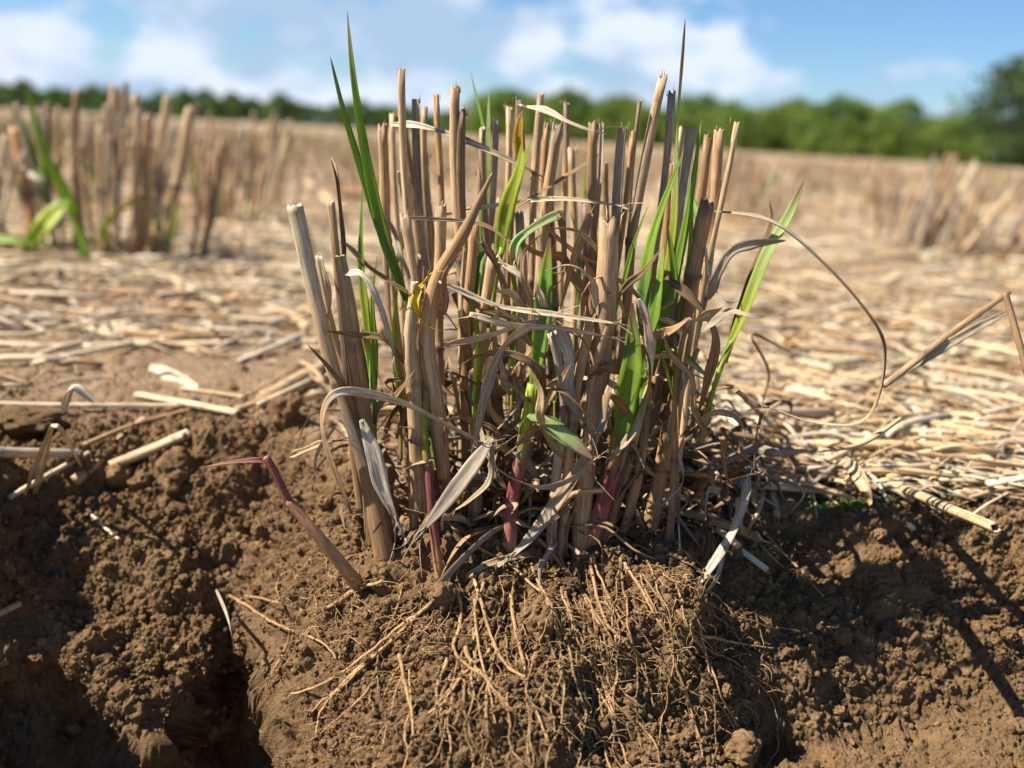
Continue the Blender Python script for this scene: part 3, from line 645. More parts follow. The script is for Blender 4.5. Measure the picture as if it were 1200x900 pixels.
for (bx_, by_, mx_, my_, tx_, ty_, yy, wp) in ((555, 470, 560, 400, 548, 330, .60, 8), (650, 470, 652, 400, 640, 330, .63, 7), (600, 430, 604, 350, 596, 270, .65, 8), (716, 420, 714, 350, 722, 270, .62, 7),
        (790, 400, 806, 320, 812, 230, .61, 8), (538, 330, 534, 260, 540, 190, .69, 7), (640, 300, 636, 220, 646, 150, .70, 7), (470, 470, 462, 400, 466, 330, .62, 7), (690, 330, 684, 260, 694, 200, .67, 8)):
    shoot(([(bx_, by_ + 70, yy), (bx_, by_ + 30, yy), (bx_, by_, yy)], wp * .6, [BRN, YGR * .8, GRN]), [
        ([(bx_, by_ + 5, yy), (mx_, my_, yy), (tx_, ty_, yy - .004)], wp * 1.4, [GRN, YGR, GRN * 1.1], dict(cup=.4, roll=R.uniform(-.6, .6)))])
# dry leaves, hand placed: control points, width px, colours, options
DL = [
 ([(412, 600, .578), (383, 520, .575), (381, 478, .573), (405, 458, .57), (470, 470, .565), (530, 500, .56), (568, 520, .56)], 13, [BRN, TAN * .8, TAN, WHT * .9, WHT, WHT * .9, GREY], dict(prof='strip', roll=[.6, 1.2, .3, -.4, .2], n=60)),
 ([(577, 514, .56), (555, 545, .557), (525, 585, .555), (494, 624, .555)], 20, [GREY, GREY * 1.2, GREY * 1.1, GREY * .9], dict(roll=[.5, .2, .1, .3], prof='spindle')),
 ([(577, 514, .56), (575, 560, .56), (552, 585, .562), (530, 600, .562)], 10, [GREY, PALE * .8, TAN], dict(roll=.6)),
 ([(424, 492, .575), (438, 530, .572), (448, 570, .57), (466, 612, .568)], 20, [WHT * .9, WHT, WHT * .9, GREY], dict(roll=[.3, .1, .5], prof='spindle')),
 ([(455, 590, .569), (462, 615, .568), (463, 640, .567)], 4, [GREY, GREY], {}), ([(458, 590, .569), (470, 618, .568), (476, 633, .567)], 4, [GREY, PALE], {}),
 ([(404, 321, .585), (426, 323, .58), (446, 362, .578), (466, 430, .578)], 9, [WHT, WHT, WHT * .95, GREY], dict(prof='strip', ruf=.3)),
 ([(514, 330, .57), (580, 358, .57), (650, 370, .568), (732, 381, .57)], 8, [PALE, PALE, PALE * 1.05, PALE], dict(prof='strip', cup=.8)),
 ([(550, 368, .575), (600, 380, .57), (660, 385, .568), (730, 398, .575)], 12, [PALE, WHT * .9, PALE], dict(roll=.4, ruf=.3)),
 ([(628, 376, .57), (590, 405, .565), (570, 455, .563), (556, 525, .565)], 14, [PALE, GREY * 1.2, GREY, GREY], dict(roll=[.3, .8, .2, .6], prof='strip')),
 ([(520, 405, .58), (575, 392, .575), (632, 372, .57)], 11, [TAN, PALE * .9, PALE], dict(roll=.3)),
 ([(653, 382, .58), (666, 420, .577), (664, 460, .575), (690, 505, .573)], 20, [WHT * .9, WHT, GREY * 1.1, TAN * .7], dict(roll=[.2, .5, .2, 1.2], prof='strip')),
 ([(612, 125, .64), (640, 130, .635), (665, 143, .63), (703, 157, .63)], 12, [PALE + .05, WHT, PALE, PALE], dict(roll=[1.2, .5, .9, .4])),
 ([(458, 146, .68), (500, 150, .665), (560, 172, .65), (636, 207, .645)], 8, [WHT * .9, WHT, GREY, PALE, DRK * 2], dict(prof='strip', cup=.9, thick=.0006)),
 ([(520, 252, .66), (590, 240, .65), (660, 234, .645), (743, 244, .64)], 6, [TAN, PALE, PALE, PALE], dict(prof='strip', cup=.8)),
 ([(603, 310, .60), (606, 285, .598), (625, 268, .596), (652, 254, .596), (658, 258, .596), (664, 320, .597)], 13, [ORG, BGR * 1.6, LGR * .6, LGR * .5, BRN, BRN], dict(roll=[.2, .6, .4], prof='strip', cup=.6, n=44)),
 ([(560, 492, .57), (580, 545, .562), (630, 570, .56), (672, 560, .56), (700, 535, .565)], 8, [GREY, PALE, GREY * 1.2, GREY, TAN], dict(prof='strip', roll=[.2, 1.4, .3, 1.], n=50)),
 ([(724, 430, .58), (705, 500, .575), (672, 560, .57), (628, 622, .565), (598, 654, .562)], 17, [TAN, GREY, TAN * .9, GREY, PALE], dict(roll=[.3, .8, .2, .4], prof='strip')),
 ([(598, 654, .562), (575, 668, .56), (560, 672, .56)], 6, [PALE, GREY], {}),
 ([(878, 556, .59), (868, 605, .578), (840, 655, .565), (800, 708, .555)], 12, [GREY, GREY * 1.35, WHT * .8, GREY * 1.2], dict(roll=[.2, .4, .1], prof='strip')),
 ([(850, 640, .568), (838, 680, .56), (818, 702, .555)], 8, [GREY * 1.2, GREY], {}),
 ([(832, 247, .62), (893, 256, .60), (940, 285, .59), (1008, 356, .585), (1036, 412, .585), (1017, 488, .59), (960, 496, .595), (888, 473, .60)], 4.2, [PALE, GREY * .9, GREY * .9, TAN * .7, TAN * .7, TAN, PALE * .9, TAN], dict(prof='strip', cup=.9, n=80, thick=.0005, roll=[.2, .9, .4, 1.3, .6])),
 ([(780, 325, .59), (815, 358, .585), (836, 395, .585), (826, 450, .59), (812, 500, .595)], 15, [DRK * 1.5, BRN, BRN * 1.2, BRN, DRK * 2], dict(prof='strip', roll=[.2, .9, .1, .9], cup=.5)),
 ([(790, 352, .588), (760, 372, .585), (742, 398, .585)], 8, [ORG * .8, BRN, BRN], {}),
 ([(820, 240, .625), (826, 290, .61), (834, 335, .605), (856, 356, .60)], 8, [LGR * .7, PALE, WHT * .9, PALE], dict(roll=[.2, 1.1, .2, 1.2])),
 ([(810, 232, .63), (818, 262, .62), (828, 300, .615)], 14, [GRN * .8, LGR, PALE], dict(roll=.4)),
 ([(563, 283, .60), (580, 310, .60), (592, 352, .60), (598, 420, .60)], 10, [BRN * .8, BRN, BRN * 1.2, TAN * .7], dict(prof='strip', cup=.7)),
 ([(590, 310, .595), (610, 325, .593), (628, 352, .592)], 10, [PALE, WHT, PALE], dict(roll=.3)),
 ([(692, 250, .61), (672, 300, .605), (655, 365, .605)], 16, [TAN * .9, TAN, TAN * .8], dict(roll=.3, cup=.6)),
 ([(470, 200, .68), (478, 245, .68), (462, 320, .68)], 20, [LGR + .1, PALE + .05, LGR * .9], dict(roll=.2)),
 ([(388, 185, .63), (395, 215, .62), (402, 300, .61), (398, 330, .61)], 6, [TAN, BRN, BRN, DRK * 2], dict(prof='strip', cup=.8)),
 ([(404, 285, .60), (440, 320, .60), (500, 357, .60)], 7, [TAN, BRN * 1.3, BRN], dict(prof='strip', cup=.8)),
 ([(492, 372, .575), (488, 352, .573), (497, 330, .573)], 12, [YEL * .8, YEL * 1.1, YEL], dict(prof='spindle', cup=.6)),
 ([(375, 300, .60), (386, 350, .595), (380, 400, .595), (392, 470, .60)], 8, [PALE, TAN, PALE * .9], dict(ruf=.5)),
 ([(715, 540, .575), (745, 500, .57), (760, 440, .575), (752, 400, .58)], 14, [TAN, PALE * .8, TAN, PALE], dict(roll=.5, ruf=.3)),
 ([(790, 395, .60), (800, 450, .595), (785, 500, .593), (800, 560, .59), (778, 590, .585)], 10, [GREY, WHT * .8, PALE * .8, GREY, GREY], dict(prof='strip', roll=[.2, 1.2, .3, 1.4, .3], n=50)),
 ([(570, 430, .58), (595, 450, .578), (622, 470, .58)], 6, [TAN, TAN * .8, BRN], dict(prof='strip')),
 ([(475, 255, .60), (560, 262, .62), (600, 285, .62)], 6, [TAN, BRN * 1.3], dict(prof='strip')),
 ([(340, 535, .60), (368, 524, .59), (392, 516, .585)], 9, [TAN, TAN, BRN], dict(prof='strip', cup=.9, thick=.0008)),
 ([(392, 500, .585), (372, 530, .583), (368, 560, .583)], 7, [GREY, PALE * .8, GREY], dict(ruf=.5)),
 ([(600, 245, .64), (650, 215, .66), (705, 180, .68)], 5, [TAN, BRN], dict(prof='strip')),
 ([(700, 500, .58), (722, 465, .575), (752, 440, .575)], 7, [WHT, PALE, PALE], {}),
 ([(640, 455, .57), (664, 462, .567), (690, 490, .566), (700, 510, .566)], 8, [BRN, ORG * .8, BRN], dict(roll=.8)),
]
def fray(mb, pts, c, k=4, ln=.012):
    d = pts[-1] - pts[-4]; d = d / (np.linalg.norm(d) + 1e-9); b = pts[-3]
    for _ in range(k):
        v = d + rng.normal(size=3) * .28; l = ln * (.4 + rng.rand())
        ribbon(mb, crom([b, b + v * l * .5, b + (v + rng.normal(size=3) * .4) * l], 8), np.linspace(.0007, .0001, 8), np.clip(c, .02, 1) * (.8 + .4 * rng.rand()), roll=rng.rand() * 3, cup=.3)
for iD, d_ in enumerate(DL):
    mb = MB(); fp_ = blade(d_[0], d_[1], d_[2], mb, sg=1 if iD in (1, 2, 3, 8, 10, 16, 17, 18, 19) else -1, **d_[3]); fray(mb, fp_, d_[2][-1], 2 + R.randrange(4), .014 if d_[1] > 9 else .008)
    if d_[1] > 9: fray(mb, fp_[::-1], d_[2][0], 2, .008)
    mb.build('dry_leaf', M_dry, clump)
# random dry leaves filling the foot of the clump; past a hundred parts they are one mass
def rand_dry(mb, px, py, yy, ln, wpx, c, droop=1.0):
    a0 = R.uniform(-2.6, -0.5); pts = []
    q = np.array([px, py], float); a = a0
    for k in range(5):
        pts.append((q[0], q[1], yy + R.uniform(-.004, .004) - 0.004 * k)); q = q + ln / 4 * np.array([math.cos(a), math.sin(a)]); a += R.uniform(-.5, .9) * droop * (1 if math.cos(a0) > 0 else -1)
    blade(pts, wpx, [c * .8, c, c * 1.1, c], mb, roll=[R.uniform(-1, 1) for _ in range(3)], ruf=.4, n=22, prof=R.choice(['blade', 'strip']))
for k in range(54):
    px = R.gauss(650, 105); px = min(max(px, 440), 830); py = R.uniform(340, 520 if px > 720 else 560)
    mb = MB(); rand_dry(mb, px, py, R.uniform(.57, .63), R.uniform(50, 150), R.uniform(5, 14), R.choice([TAN, PALE * .9, GREY, BRN * 1.3, TAN, BRN, BRN * .8]))
    mb.build('dry_leaf', M_dry, clump)
mb = MB()
for k in range(900):
    px = R.gauss(670, 115); px = min(max(px, 430), 890); yy = R.uniform(.62 if px > 740 else .585, .76)
    g = base_at(px, yy)
    d_ = g + np.array([0, 0, .005 + abs(R.gauss(0, .035))]); ln = R.uniform(.015, .07); a = R.uniform(0, 6.28); el = R.uniform(-.3, 1.3)
    v = np.array([math.cos(a) * math.cos(el), math.sin(a) * math.cos(el), math.sin(el)]) * ln
    pts = crom([d_, d_ + v * .4 + [0, 0, .004], d_ + v * .8 + np.array([R.uniform(-1, 1), R.uniform(-1, 1), R.uniform(-.6, .6)]) * ln * .25, d_ + v + np.array([R.uniform(-1, 1), R.uniform(-1, 1), -1.0]) * ln * .3], 12)
    t = np.linspace(0, 1, 12); c = R.choice([TAN, TAN * .8, GREY, BRN, BRN * 1.3, BRN * .6])
    ribbon(mb, pts, (np.sin(t * 3.0 + .1) * .8 + .2) * R.uniform(.0008, .0035), c * R.uniform(.7, 1.1), roll=R.uniform(0, 3) + t * R.uniform(-2, 2), cup=.4)
tag(mb.build('leaf_debris', M_dry, clump), kind='stuff')

# roots
RC = np.array([0.29, 0.175, 0.078])
RPTS = []
def root_path(px, py, a, ln, off0=.0012, off1=.0046, wig=.22, step=9):
    out = []; n = max(4, int(ln / step)); k = 0; off = off0
    for i in range(n):
        f = i / (n - 1); off = off0 + (off1 - off0) * math.sin(f * 3.1)
        q = hit(px, py, off)
        if out and abs(q[1] - out[-1][1]) > .03:
            q = P(px, py, out[-1][1] - .002)
        out.append(q); a += R.uniform(-wig, wig); a += (math.pi / 2 - a) * 0.03
        px += math.cos(a) * step; py += math.sin(a) * step
    o = np.array(out)
    for _ in range(2): o[1:-1] = (o[:-2] + o[1:-1] * 2 + o[2:]) / 4
    return o
def add_root(mb, path, wpx, c, hairs=8):
    n = len(path); m_ = max(8, n * 3); pts = crom(path, m_); t = np.linspace(0, 1, m_)
    pts = pts + 0.0007 * np.stack([fbm(pts * 250 + q, 2, 80 + q) for q in (1, 2, 3)], -1)
    rr = pxw(wpx, .55) / 2 * (1 - .45 * t) * (1 + .22 * fbm(pts * 350, 2, 5))
    RPTS.extend(pts[::3]); rr = rr * .85 + 0
    tube(mb, pts, rr, np.array(c)[None] * (1 + .25 * fbm(pts * 90, 2, 6))[:, None], 7)
    for _ in range(hairs):
        i = R.randrange(1, m_ - 2); q = pts[i]; v = np.array([R.uniform(-1, 1), R.uniform(-.5, .1), R.uniform(-1, .5)]); v /= np.linalg.norm(v)
        ln = R.uniform(.003, .014); v2 = v + np.array([R.uniform(-.6, .6), 0, R.uniform(-.8, .2)])
        hp = crom([q, q + v * ln * .4 + [0, -.0006, 0], q + v * ln * .5 + v2 * ln * .3, q + v * ln * .5 + v2 * ln * .6 + np.array([R.uniform(-.3, .3), 0, -.2]) * ln], 8)
        tube(mb, hp, np.linspace(.00022, .00009, 8), np.array(c) * R.uniform(1.0, 1.5), 4)
HR = [  # start px,py ; points ; width
 ([(272, 695), (300, 718), (335, 742), (370, 752), (400, 768)], 5.5), ([(290, 700), (330, 706), (370, 718), (420, 748)], 4), ([(345, 742), (335, 770), (322, 790), (315, 802)], 4),
 ([(520, 690), (490, 720), (460, 745), (420, 775), (385, 800), (345, 812)], 6), ([(510, 700), (470, 745), (430, 780), (398, 808), (366, 832)], 6), ([(440, 770), (390, 815), (372, 858)], 6),
 ([(530, 690), (540, 730), (528, 760), (545, 785), (580, 810), (590, 828)], 6), ([(560, 680), (570, 720), (585, 760), (600, 790), (615, 800)], 6), ([(552, 640), (600, 665), (640, 700), (680, 740), (700, 790)], 5),
 ([(630, 630), (660, 670), (690, 705), (720, 760), (760, 775)], 6), ([(690, 655), (700, 700), (715, 735), (740, 760), (762, 775)], 6), ([(730, 660), (760, 700), (780, 740), (798, 748)], 5.5),
 ([(740, 600), (790, 650), (830, 680), (850, 705)], 5), ([(760, 560), (800, 610), (840, 690)], 4), ([(620, 660), (640, 700), (664, 752)], 5), ([(700, 800), (715, 840), (740, 850)], 4),
 ([(475, 770), (480, 815), (487, 850), (482, 880)], 6), ([(520, 780), (512, 820), (510, 838)], 6), ([(895, 632), (930, 660), (965, 706)], 5), ([(540, 760), (565, 795), (590, 830)], 7),
 ([(600, 700), (612, 760), (620, 810), (640, 868)], 6), ([(560, 700), (556, 760), (585, 850)], 5), ([(640, 740), (650, 780), (655, 800)], 5), ([(425, 690), (400, 702), (378, 715)], 9),
 ([(452, 680), (428, 692), (398, 700)], 6), ([(690, 650), (725, 720), (760, 800), (768, 826)], 4), ([(820, 740), (860, 755), (900, 760)], 5), ([(640, 815), (680, 840), (700, 860)], 4), ([(810, 720), (830, 790), (838, 830)], 4),
]
nroot = 0
for pth, wpx in HR:
    q = crom(np.array(pth, float), max(5, len(pth) * 3)); hp = np.array([hit(a_, b_, .0042) for a_, b_ in q])
    for i in range(1, len(hp)):
        if abs(hp[i, 1] - hp[i - 1, 1]) > .025: hp[i] = P(q[i, 0], q[i, 1], hp[i - 1, 1])
    for _ in range(3): hp[1:-1] = (hp[:-2] + hp[1:-1] * 2 + hp[2:]) / 4
    mb = MB(); add_root(mb, hp, wpx, RC * R.uniform(.95, 1.35), 10); mb.build('root', M_root, clump); nroot += 1
src = [(515, 690), (540, 700), (570, 690), (600, 650), (640, 640), (665, 640), (690, 655), (715, 650), (740, 640), (770, 620), (800, 640), (560, 670), (490, 700), (450, 720), (620, 690), (830, 660), (790, 680), (850, 690), (580, 740), (700, 720)]
while nroot < 96:
    sx, sy = R.choice(src); a = math.pi / 2 - (sx + R.uniform(-60, 60) - 600) / 300.0
    mb = MB(); add_root(mb, root_path(sx + R.uniform(-22, 22), sy + R.uniform(-18, 95), a, R.uniform(80, 270)), R.uniform(1.8, 5.2), RC * R.uniform(.7, 1.25), 9)
    mb.build('root', M_root, clump); nroot += 1
mb = MB()
for k in range(210):
    sx, sy = R.choice(src); sx += R.gauss(0, 55); sy += abs(R.gauss(0, 95))
    if R.random() < .18: sx = R.uniform(340, 430); sy = R.uniform(640, 760)
    q = root_path(sx, sy, R.uniform(0, 6.28) if R.random() < .3 else math.pi / 2 - (sx - 600) / 260, R.uniform(14, 70), .0015, .005, .6, 5)
    add_root(mb, q, R.uniform(.8, 1.8), RC * R.uniform(1.0, 1.5), 3)
tag(mb.build('fine_roots', M_root, clump), kind='stuff')

cb = MB(); rp_ = np.array(RPTS); sel = rng.randint(0, len(rp_), 3600); rad = .0004 + .0011 * rng.rand(3600) ** 2
scatter_balls(cb, rp_[sel] + rng.normal(size=(3600, 3)) * .0007, rad, 0, SOIL[None] * (.7 + .8 * rng.rand(3600, 1)), .35)
tag(cb.build('soil_crumbs', M_soil, origin=(0, 0, 0), smooth=False), 'fine soil crumbs clinging to the bared roots', 'soil crumbs', kind='stuff')

# ------------------------------------------------------------------ the bent red shoot left of the clump
def px_stem(name, ctrl, wl, cols, mat, label, cat, group=None, n=50, k=12, leaf=None, hollow=False, flat=.9):
    mb = MB(); pts = crom(np.array([P(*q) if len(q) == 3 else q[:3] for q in ctrl]), n); t = np.linspace(0, 1, n)
    rr = pxw(np.interp(t, np.linspace(0, 1, len(wl)), wl), pts[0][1]) / 2; cc = np.clip(crom(np.array(cols), n), .01, 1)
    tube(mb, pts, rr, cc, k, wob=.07, flat=flat, hollow=hollow, jag=rr[-1] * .5 if hollow else 0)
    return tag(mb.build(name, mat, parent=None), label, cat, group)
h1 = hit(412, 680)[1]
yy = h1 - .012
rs = empty('red_shoot', hit(412, 682)); tag(rs, 'bent pink red sprout poking out of the bank left of the clump', 'sprout')
mb = MB(); stem([(418, 684, yy + .004), (402, 664, yy), (370, 625, yy - .002), (337, 586, yy)], 19, [BEI * .8, cmix(BEI, RPK, .3), cmix(BEI, RPK, .6), RPK * .8], mb, taper=.62); mb.build('stem', M_shoot, rs)
mb = MB(); stem([(338, 588, yy), (326, 562, yy), (315, 541, yy), (311, 536, yy)], 11, [PNK, PNK * .9, PNK, RPK], mb, taper=.8); mb.build('sheath', M_shoot, rs)
mb = MB(); blade([(318, 541, yy), (300, 540, yy - .001), (272, 542, yy), (240, 547, yy)], 8, [PNK, PNK, RPK, BEI], mb, cup=.7, prof='blade', sg=1); mb.build('leaf', M_green, rs)

# ------------------------------------------------------------------ single straws lying about, each a thing
def straw(p0, p1, wpx, c, label, name='broken_straw', flat=False, mid=None, c2=None, lift=.003, hollow=True, grp='broken straws lying by the clump', curl=0):
    """p = (px, py[, y]); without y the end lies on the ground"""
    def w3(p): return P(*p) if len(p) == 3 else hit(p[0], p[1], lift)
    ps = [w3(p0)] + ([w3(q) for q in mid] if mid else []) + [w3(p1)]
    n = 30; pts = crom(np.array(ps), n)
    if not mid: pts = pts + 0.0012 * np.stack([fbm(pts * 25 + q, 2, 80 + q) for q in (1, 2, 3)], -1)
    c2 = c if c2 is None else c2; t = np.linspace(0, 1, n)[:, None]; cc = c * (1 - t) + c2 * t
    mb = MB(); r = pxw(wpx, float(pts[:, 1].mean())) / 2
    if flat:
        tt = t[:, 0]; ribbon(mb, pts, r * (np.sin(tt * 3.0 + .07) * .6 + .4), cc, roll=curl * tt + R.uniform(-.3, .5), cup=.35, thick=.0003, ruf=.05)
        o = mb.build(name, M_dry)
    else:
        nd = R.uniform(.3, .8); g = np.exp(-((t[:, 0] - nd) / .02) ** 2)
        tube(mb, pts, r * (1 + .15 * g) * (1 - .1 * t[:, 0]), cc * (1 - .5 * g[:, None]), 12, jag=r * .8, hollow=hollow, wob=.06, flat=.8)
        o = mb.build(name, M_stalk)
    return tag(o, label, 'dry leaf' if name == 'dry_leaf_scrap' else 'straw', grp)
straw((-60, 532), (93, 536), 17, PALE * .9, 'thick pale straw with a dark rotten tip entering from the left edge', c2=GREY * .8)
straw((70, 537), (98, 537), 15, DRK * 1.5, 'short blackened straw stub at the end of the thick pale straw', lift=.006)
straw((86, 566), (172, 495), 15, TAN * .8, 'slanting brown straw leaning on the crumbly rim')
straw((133, 547), (222, 510), 14, cmix(TAN, ORG, .3) * .9, 'smooth tan straw stub with a frayed pale end on the slope', c2=PALE)
straw((72, 484, .66), (110, 470, .66), 14, WHT, 'curled white leaf sticking up behind the left rim', 'dry_leaf_scrap', flat=True, mid=[(85, 452, .66)], curl=2.5)
straw((38, 582), (60, 500, .655), 11, PALE, 'pale folded leaf standing like a tent over the thick straw', 'dry_leaf_scrap', flat=True)
straw((60, 498, .654), (96, 545), 6, PALE, 'thin bent strip hanging from the tent shaped leaf', 'dry_leaf_scrap', flat=True, mid=[(72, 505, .652)])
straw((24, 580), (58, 505, .657), 6, TAN * 1.1, 'narrow strip crossing behind the tent shaped leaf', 'dry_leaf_scrap', flat=True)
straw((5, 582), (105, 530), 8, PALE * .8, 'thin straw slanting under the thick pale straw')
straw((-40, 476), (225, 480), 8, PALE * .85, 'long thin straw lying level along the rim on the left')
straw((160, 466), (278, 488), 12, cmix(TAN, PALE, .4), 'round tan straw lying on bare soil behind the rim')
straw((95, 522), (235, 480), 7, BRN * 1.2, 'thin dark curved stem bowing over the rim', mid=[(160, 500)])
straw((175, 434), (232, 458), 17, WHT, 'broad white leaf scrap flat on the bare soil', 'dry_leaf_scrap', flat=True)
straw((308, 470), (385, 428), 16, TAN, 'thick straw propped against the leaning stalk pair')
straw((280, 484), (395, 440), 9, TAN * .9, 'thin straw lying just under the propped thick one')
straw((345, 472), (400, 464), 12, WHT, 'white leaf curl by the foot of the leaning stalks', 'dry_leaf_scrap', flat=True, curl=1.5)
straw((98, 410), (385, 402), 11, PALE * .9, 'long straw lying across the bare patch toward the leaning stalks')
straw((40, 372), (230, 412), 17, PALE, 'wide bleached straw crossing the bare patch at an angle', flat=True)
straw((120, 378), (230, 412), 13, WHT * .9, 'short bleached strip beside the wide bleached straw', flat=True)
straw((-30, 405), (90, 410), 9, PALE, 'pale straw at the left edge before the bare patch')
straw((130, 292), (262, 360), 11, PALE * .95, 'blurred straw sloping away from the green sprouted clump')
straw((268, 225), (330, 270), 13, PALE, 'pale thick straw lying behind the clump at left')
straw((360, 215), (402, 250), 12, TAN * 1.1, 'tan straw stub lying behind the twin green blades')
straw((215, 458), (290, 470), 6, TAN, 'thin pale twig on soil behind the tan straw')
# right of the clump
straw((1045, 572), (1166, 619, .53), 15, TAN * 1.05, 'pale broken straw jutting out over the right bank', c2=TAN)
straw((985, 538), (1022, 590, .545), 19, PALE, 'curled leaf tip drooping over the mossy edge', 'dry_leaf_scrap', flat=True, mid=[(1010, 560, .57)], c2=TAN * 1.1, curl=.8)
straw((1035, 452, .64), (1182, 342, .72), 8, TAN * .8, 'thin stem rising to the right over the straw mat', c2=BRN)
straw((1030, 452, .65), (1186, 362, .70), 11, PALE * .85, 'broad split straw rising beside the thin stem', flat=True)
straw((1225, 510, .56), (1178, 342, .60), 9, BRN * .8, 'dark brown stem standing blurred at the right edge')
straw((1110, 500), (1260, 545), 20, cmix(TAN, ORG, .3), 'thick orange brown straw near the right edge')
straw((1065, 470), (1200, 520), 19, PALE * .8, 'thick pale stem with a node lying behind the orange one')
straw((1070, 500), (1250, 560), 8, PALE * .9, 'long slender straw sweeping down to the right edge')
straw((1015, 520), (1180, 553), 9, WHT * .9, 'bleached white leaf strip near the moss', 'dry_leaf_scrap', flat=True)
straw((1055, 490), (1290, 590), 9, PALE, 'slim straw slanting past the moss to the right edge')
straw((960, 550), (1015, 578), 13, ORG, 'orange stub half buried beside the moss')
straw((852, 478), (882, 492), 19, PALE, 'short round cut straw end facing forward by the clump foot', lift=.006)
straw((920, 496), (1010, 540), 12, TAN, 'tan straw slipping toward the curled leaf tip')
straw((1000, 556), (1080, 560), 12, GREY, 'grey flattened straw lying in the moss')
straw((1130, 556), (1240, 600), 12, cmix(TAN, PALE, .5), 'worn straw on the very edge of the right bank')
straw((960, 528, .575), (1056, 490, .60), 6, TAN * .9, 'thin arched stem over the straw beside the wiry loop', mid=[(1010, 520, .585)])
straw((925, 545), (1000, 500), 7, PALE, 'pale splinter crossing the tan straw')
straw((1080, 440), (1190, 475), 15, PALE, 'plump bleached straw in the blurred mat at right')
straw((905, 400), (1010, 395), 8, PALE, 'level pale straw in the mat behind the right leaf')
straw((1035, 360), (1180, 350), 10, PALE * .95, 'far level straw at the foot of the right hand clump')
straw((740, 495), (905, 545), 6, GREY, 'grey runner straw leaving the foot of the clump')
straw((800, 508), (960, 556), 8, GREY * .9, 'weathered straw lying across the clump foot')
straw((865, 460, .62), (925, 520), 6, TAN, 'short straw leaning on the mat beside the clump')
straw((256, 690), (275, 765, .56), 6, GREY, 'thin grey leaf scrap hanging in the dark hollow', 'dry_leaf_scrap', flat=True, mid=[(268, 725, .57)], curl=1.5)
straw((108, 605), (140, 630), 4, PALE, 'tiny curled rootlet on the left slope')
straw((70, 790), (104, 755), 8, TAN * .8, 'short root stub sticking out beside the hanging clod', lift=.006)
straw((-8, 718), (20, 704), 10, TAN * .8, 'broken root end at the left frame edge', lift=.006)

# moss
mb = MB()
for (mx_, my_, sx, sy, k) in ((1050, 583, 22, 10, 420), (938, 560, 22, 6, 150), (1000, 592, 30, 8, 150), (1145, 580, 20, 8, 160), (960, 590, 20, 8, 120)):
    P_ = np.array([hit(R.gauss(mx_, sx * .5), R.gauss(my_, sy * .5), .0006) for _ in range(k)])
    scatter_balls(mb, P_, .0005 + .0009 * rng.rand(k), 0, np.array([0.11, 0.17, 0.025])[None] * (0.5 + rng.rand(k, 1)), .5)
tag(mb.build('moss', M_leafcl), 'bright green moss on the edge of the right bank', 'moss', kind='stuff')

# ------------------------------------------------------------------ straw litter on the field: nobody could count it
def litter(n, seed, ymin, ymax, leafy=False):
    mb = MB(); rg = np.random.RandomState(seed); made = 0; tries = 0
    m_ = n * 3
    yv = ymin * np.exp(rg.rand(m_) * math.log(ymax / ymin)); xv = (rg.rand(m_) * 2 - 1) * 0.72 * np.maximum(yv, .75)
    q = np.stack([xv, yv, 0 * xv], -1)
    cov = fbm(q * 2.3, 3, 131) + fbm(q * 9, 2, 132) * .5
    dens = np.maximum(sstep(-.35, .2, cov), .55 * sstep(1.2, 2.0, yv))
    dens = np.maximum(dens, .85 * sstep(.03, .2, xv) * sstep(2.5, .8, yv))          # thick mat to the right of the clump
    bare = sstep(.05, -.08, xv) * sstep(1.16, .96, yv); dens = np.maximum(dens, .22 + .35 * sstep(1.2, 1.6, yv)); dens *= 1 - .86 * bare        # bare soil at the left
    ok = (rg.rand(m_) < dens) & (yv > rim(xv) + 0.008 + .02 * rg.rand(m_)); idx = np.where(ok)[0][:n]
    for i in idx:
        x0, y0 = xv[i], yv[i]; sc_ = min(1.0, .55 + .25 * y0) if y0 < 2 else 1.0
        thick = (.020 if x0 > .02 else .008) * rg.rand() * min(1, .4 + max(0, y0 - rim(x0)) * 8)
        ln = (.02 + .16 * rg.rand() ** 1.3) * sc_ * (.75 if leafy else 1.1); a = rg.rand() * math.pi * 2
        if rg.rand() < .45: a = rg.normal(.05, .4) * 1.0 - .15
        v = np.array([math.cos(a), math.sin(a), 0]) * ln / 2
        c0 = np.array([x0, y0, 0])
        pa, pb = c0 - v, c0 + v
        pa[2] = gzf(pa) + thick + .0015; pb[2] = gzf(pb) + thick * rg.uniform(.3, 1.6) + .0015
        if leafy and rg.rand() < .3: pb[2] += rg.rand() * .02
        md = (pa + pb) / 2 + np.array([rg.normal() * ln * .07, rg.normal() * ln * .07, .002 + abs(rg.normal()) * (.004 if leafy else .001)])
        hue = rg.rand(); c = PALE if hue < .38 else TAN * 1.05 if hue < .66 else WHT * .92 if hue < .80 else GREY if hue < .9 else ORG * .9 if hue < .95 else BRN
        c = c * rg.uniform(.75, 1.12)
        if leafy:
            pts = crom([pa, md, pb], 7); t = np.linspace(0, 1, 7)
            ribbon(mb, pts, (np.sin(t * 3 + .08) * .6 + .4) * rg.uniform(.0008, .0032) * sc_, c, roll=rg.uniform(-1.2, 1.2) + t * rg.uniform(-1.2, 1.2), cup=.4, side=np.cross(pb - pa, [0, 0, 1.0]))
        else:
            tube(mb, crom([pa, md, pb], 4), rg.choice([.0006, .0009, .0014, .0022, .0030, .0036]) * rg.uniform(.8, 1.2) * (1 if y0 < 1.5 else 1.15), c, 6, flat=.75)
    return mb
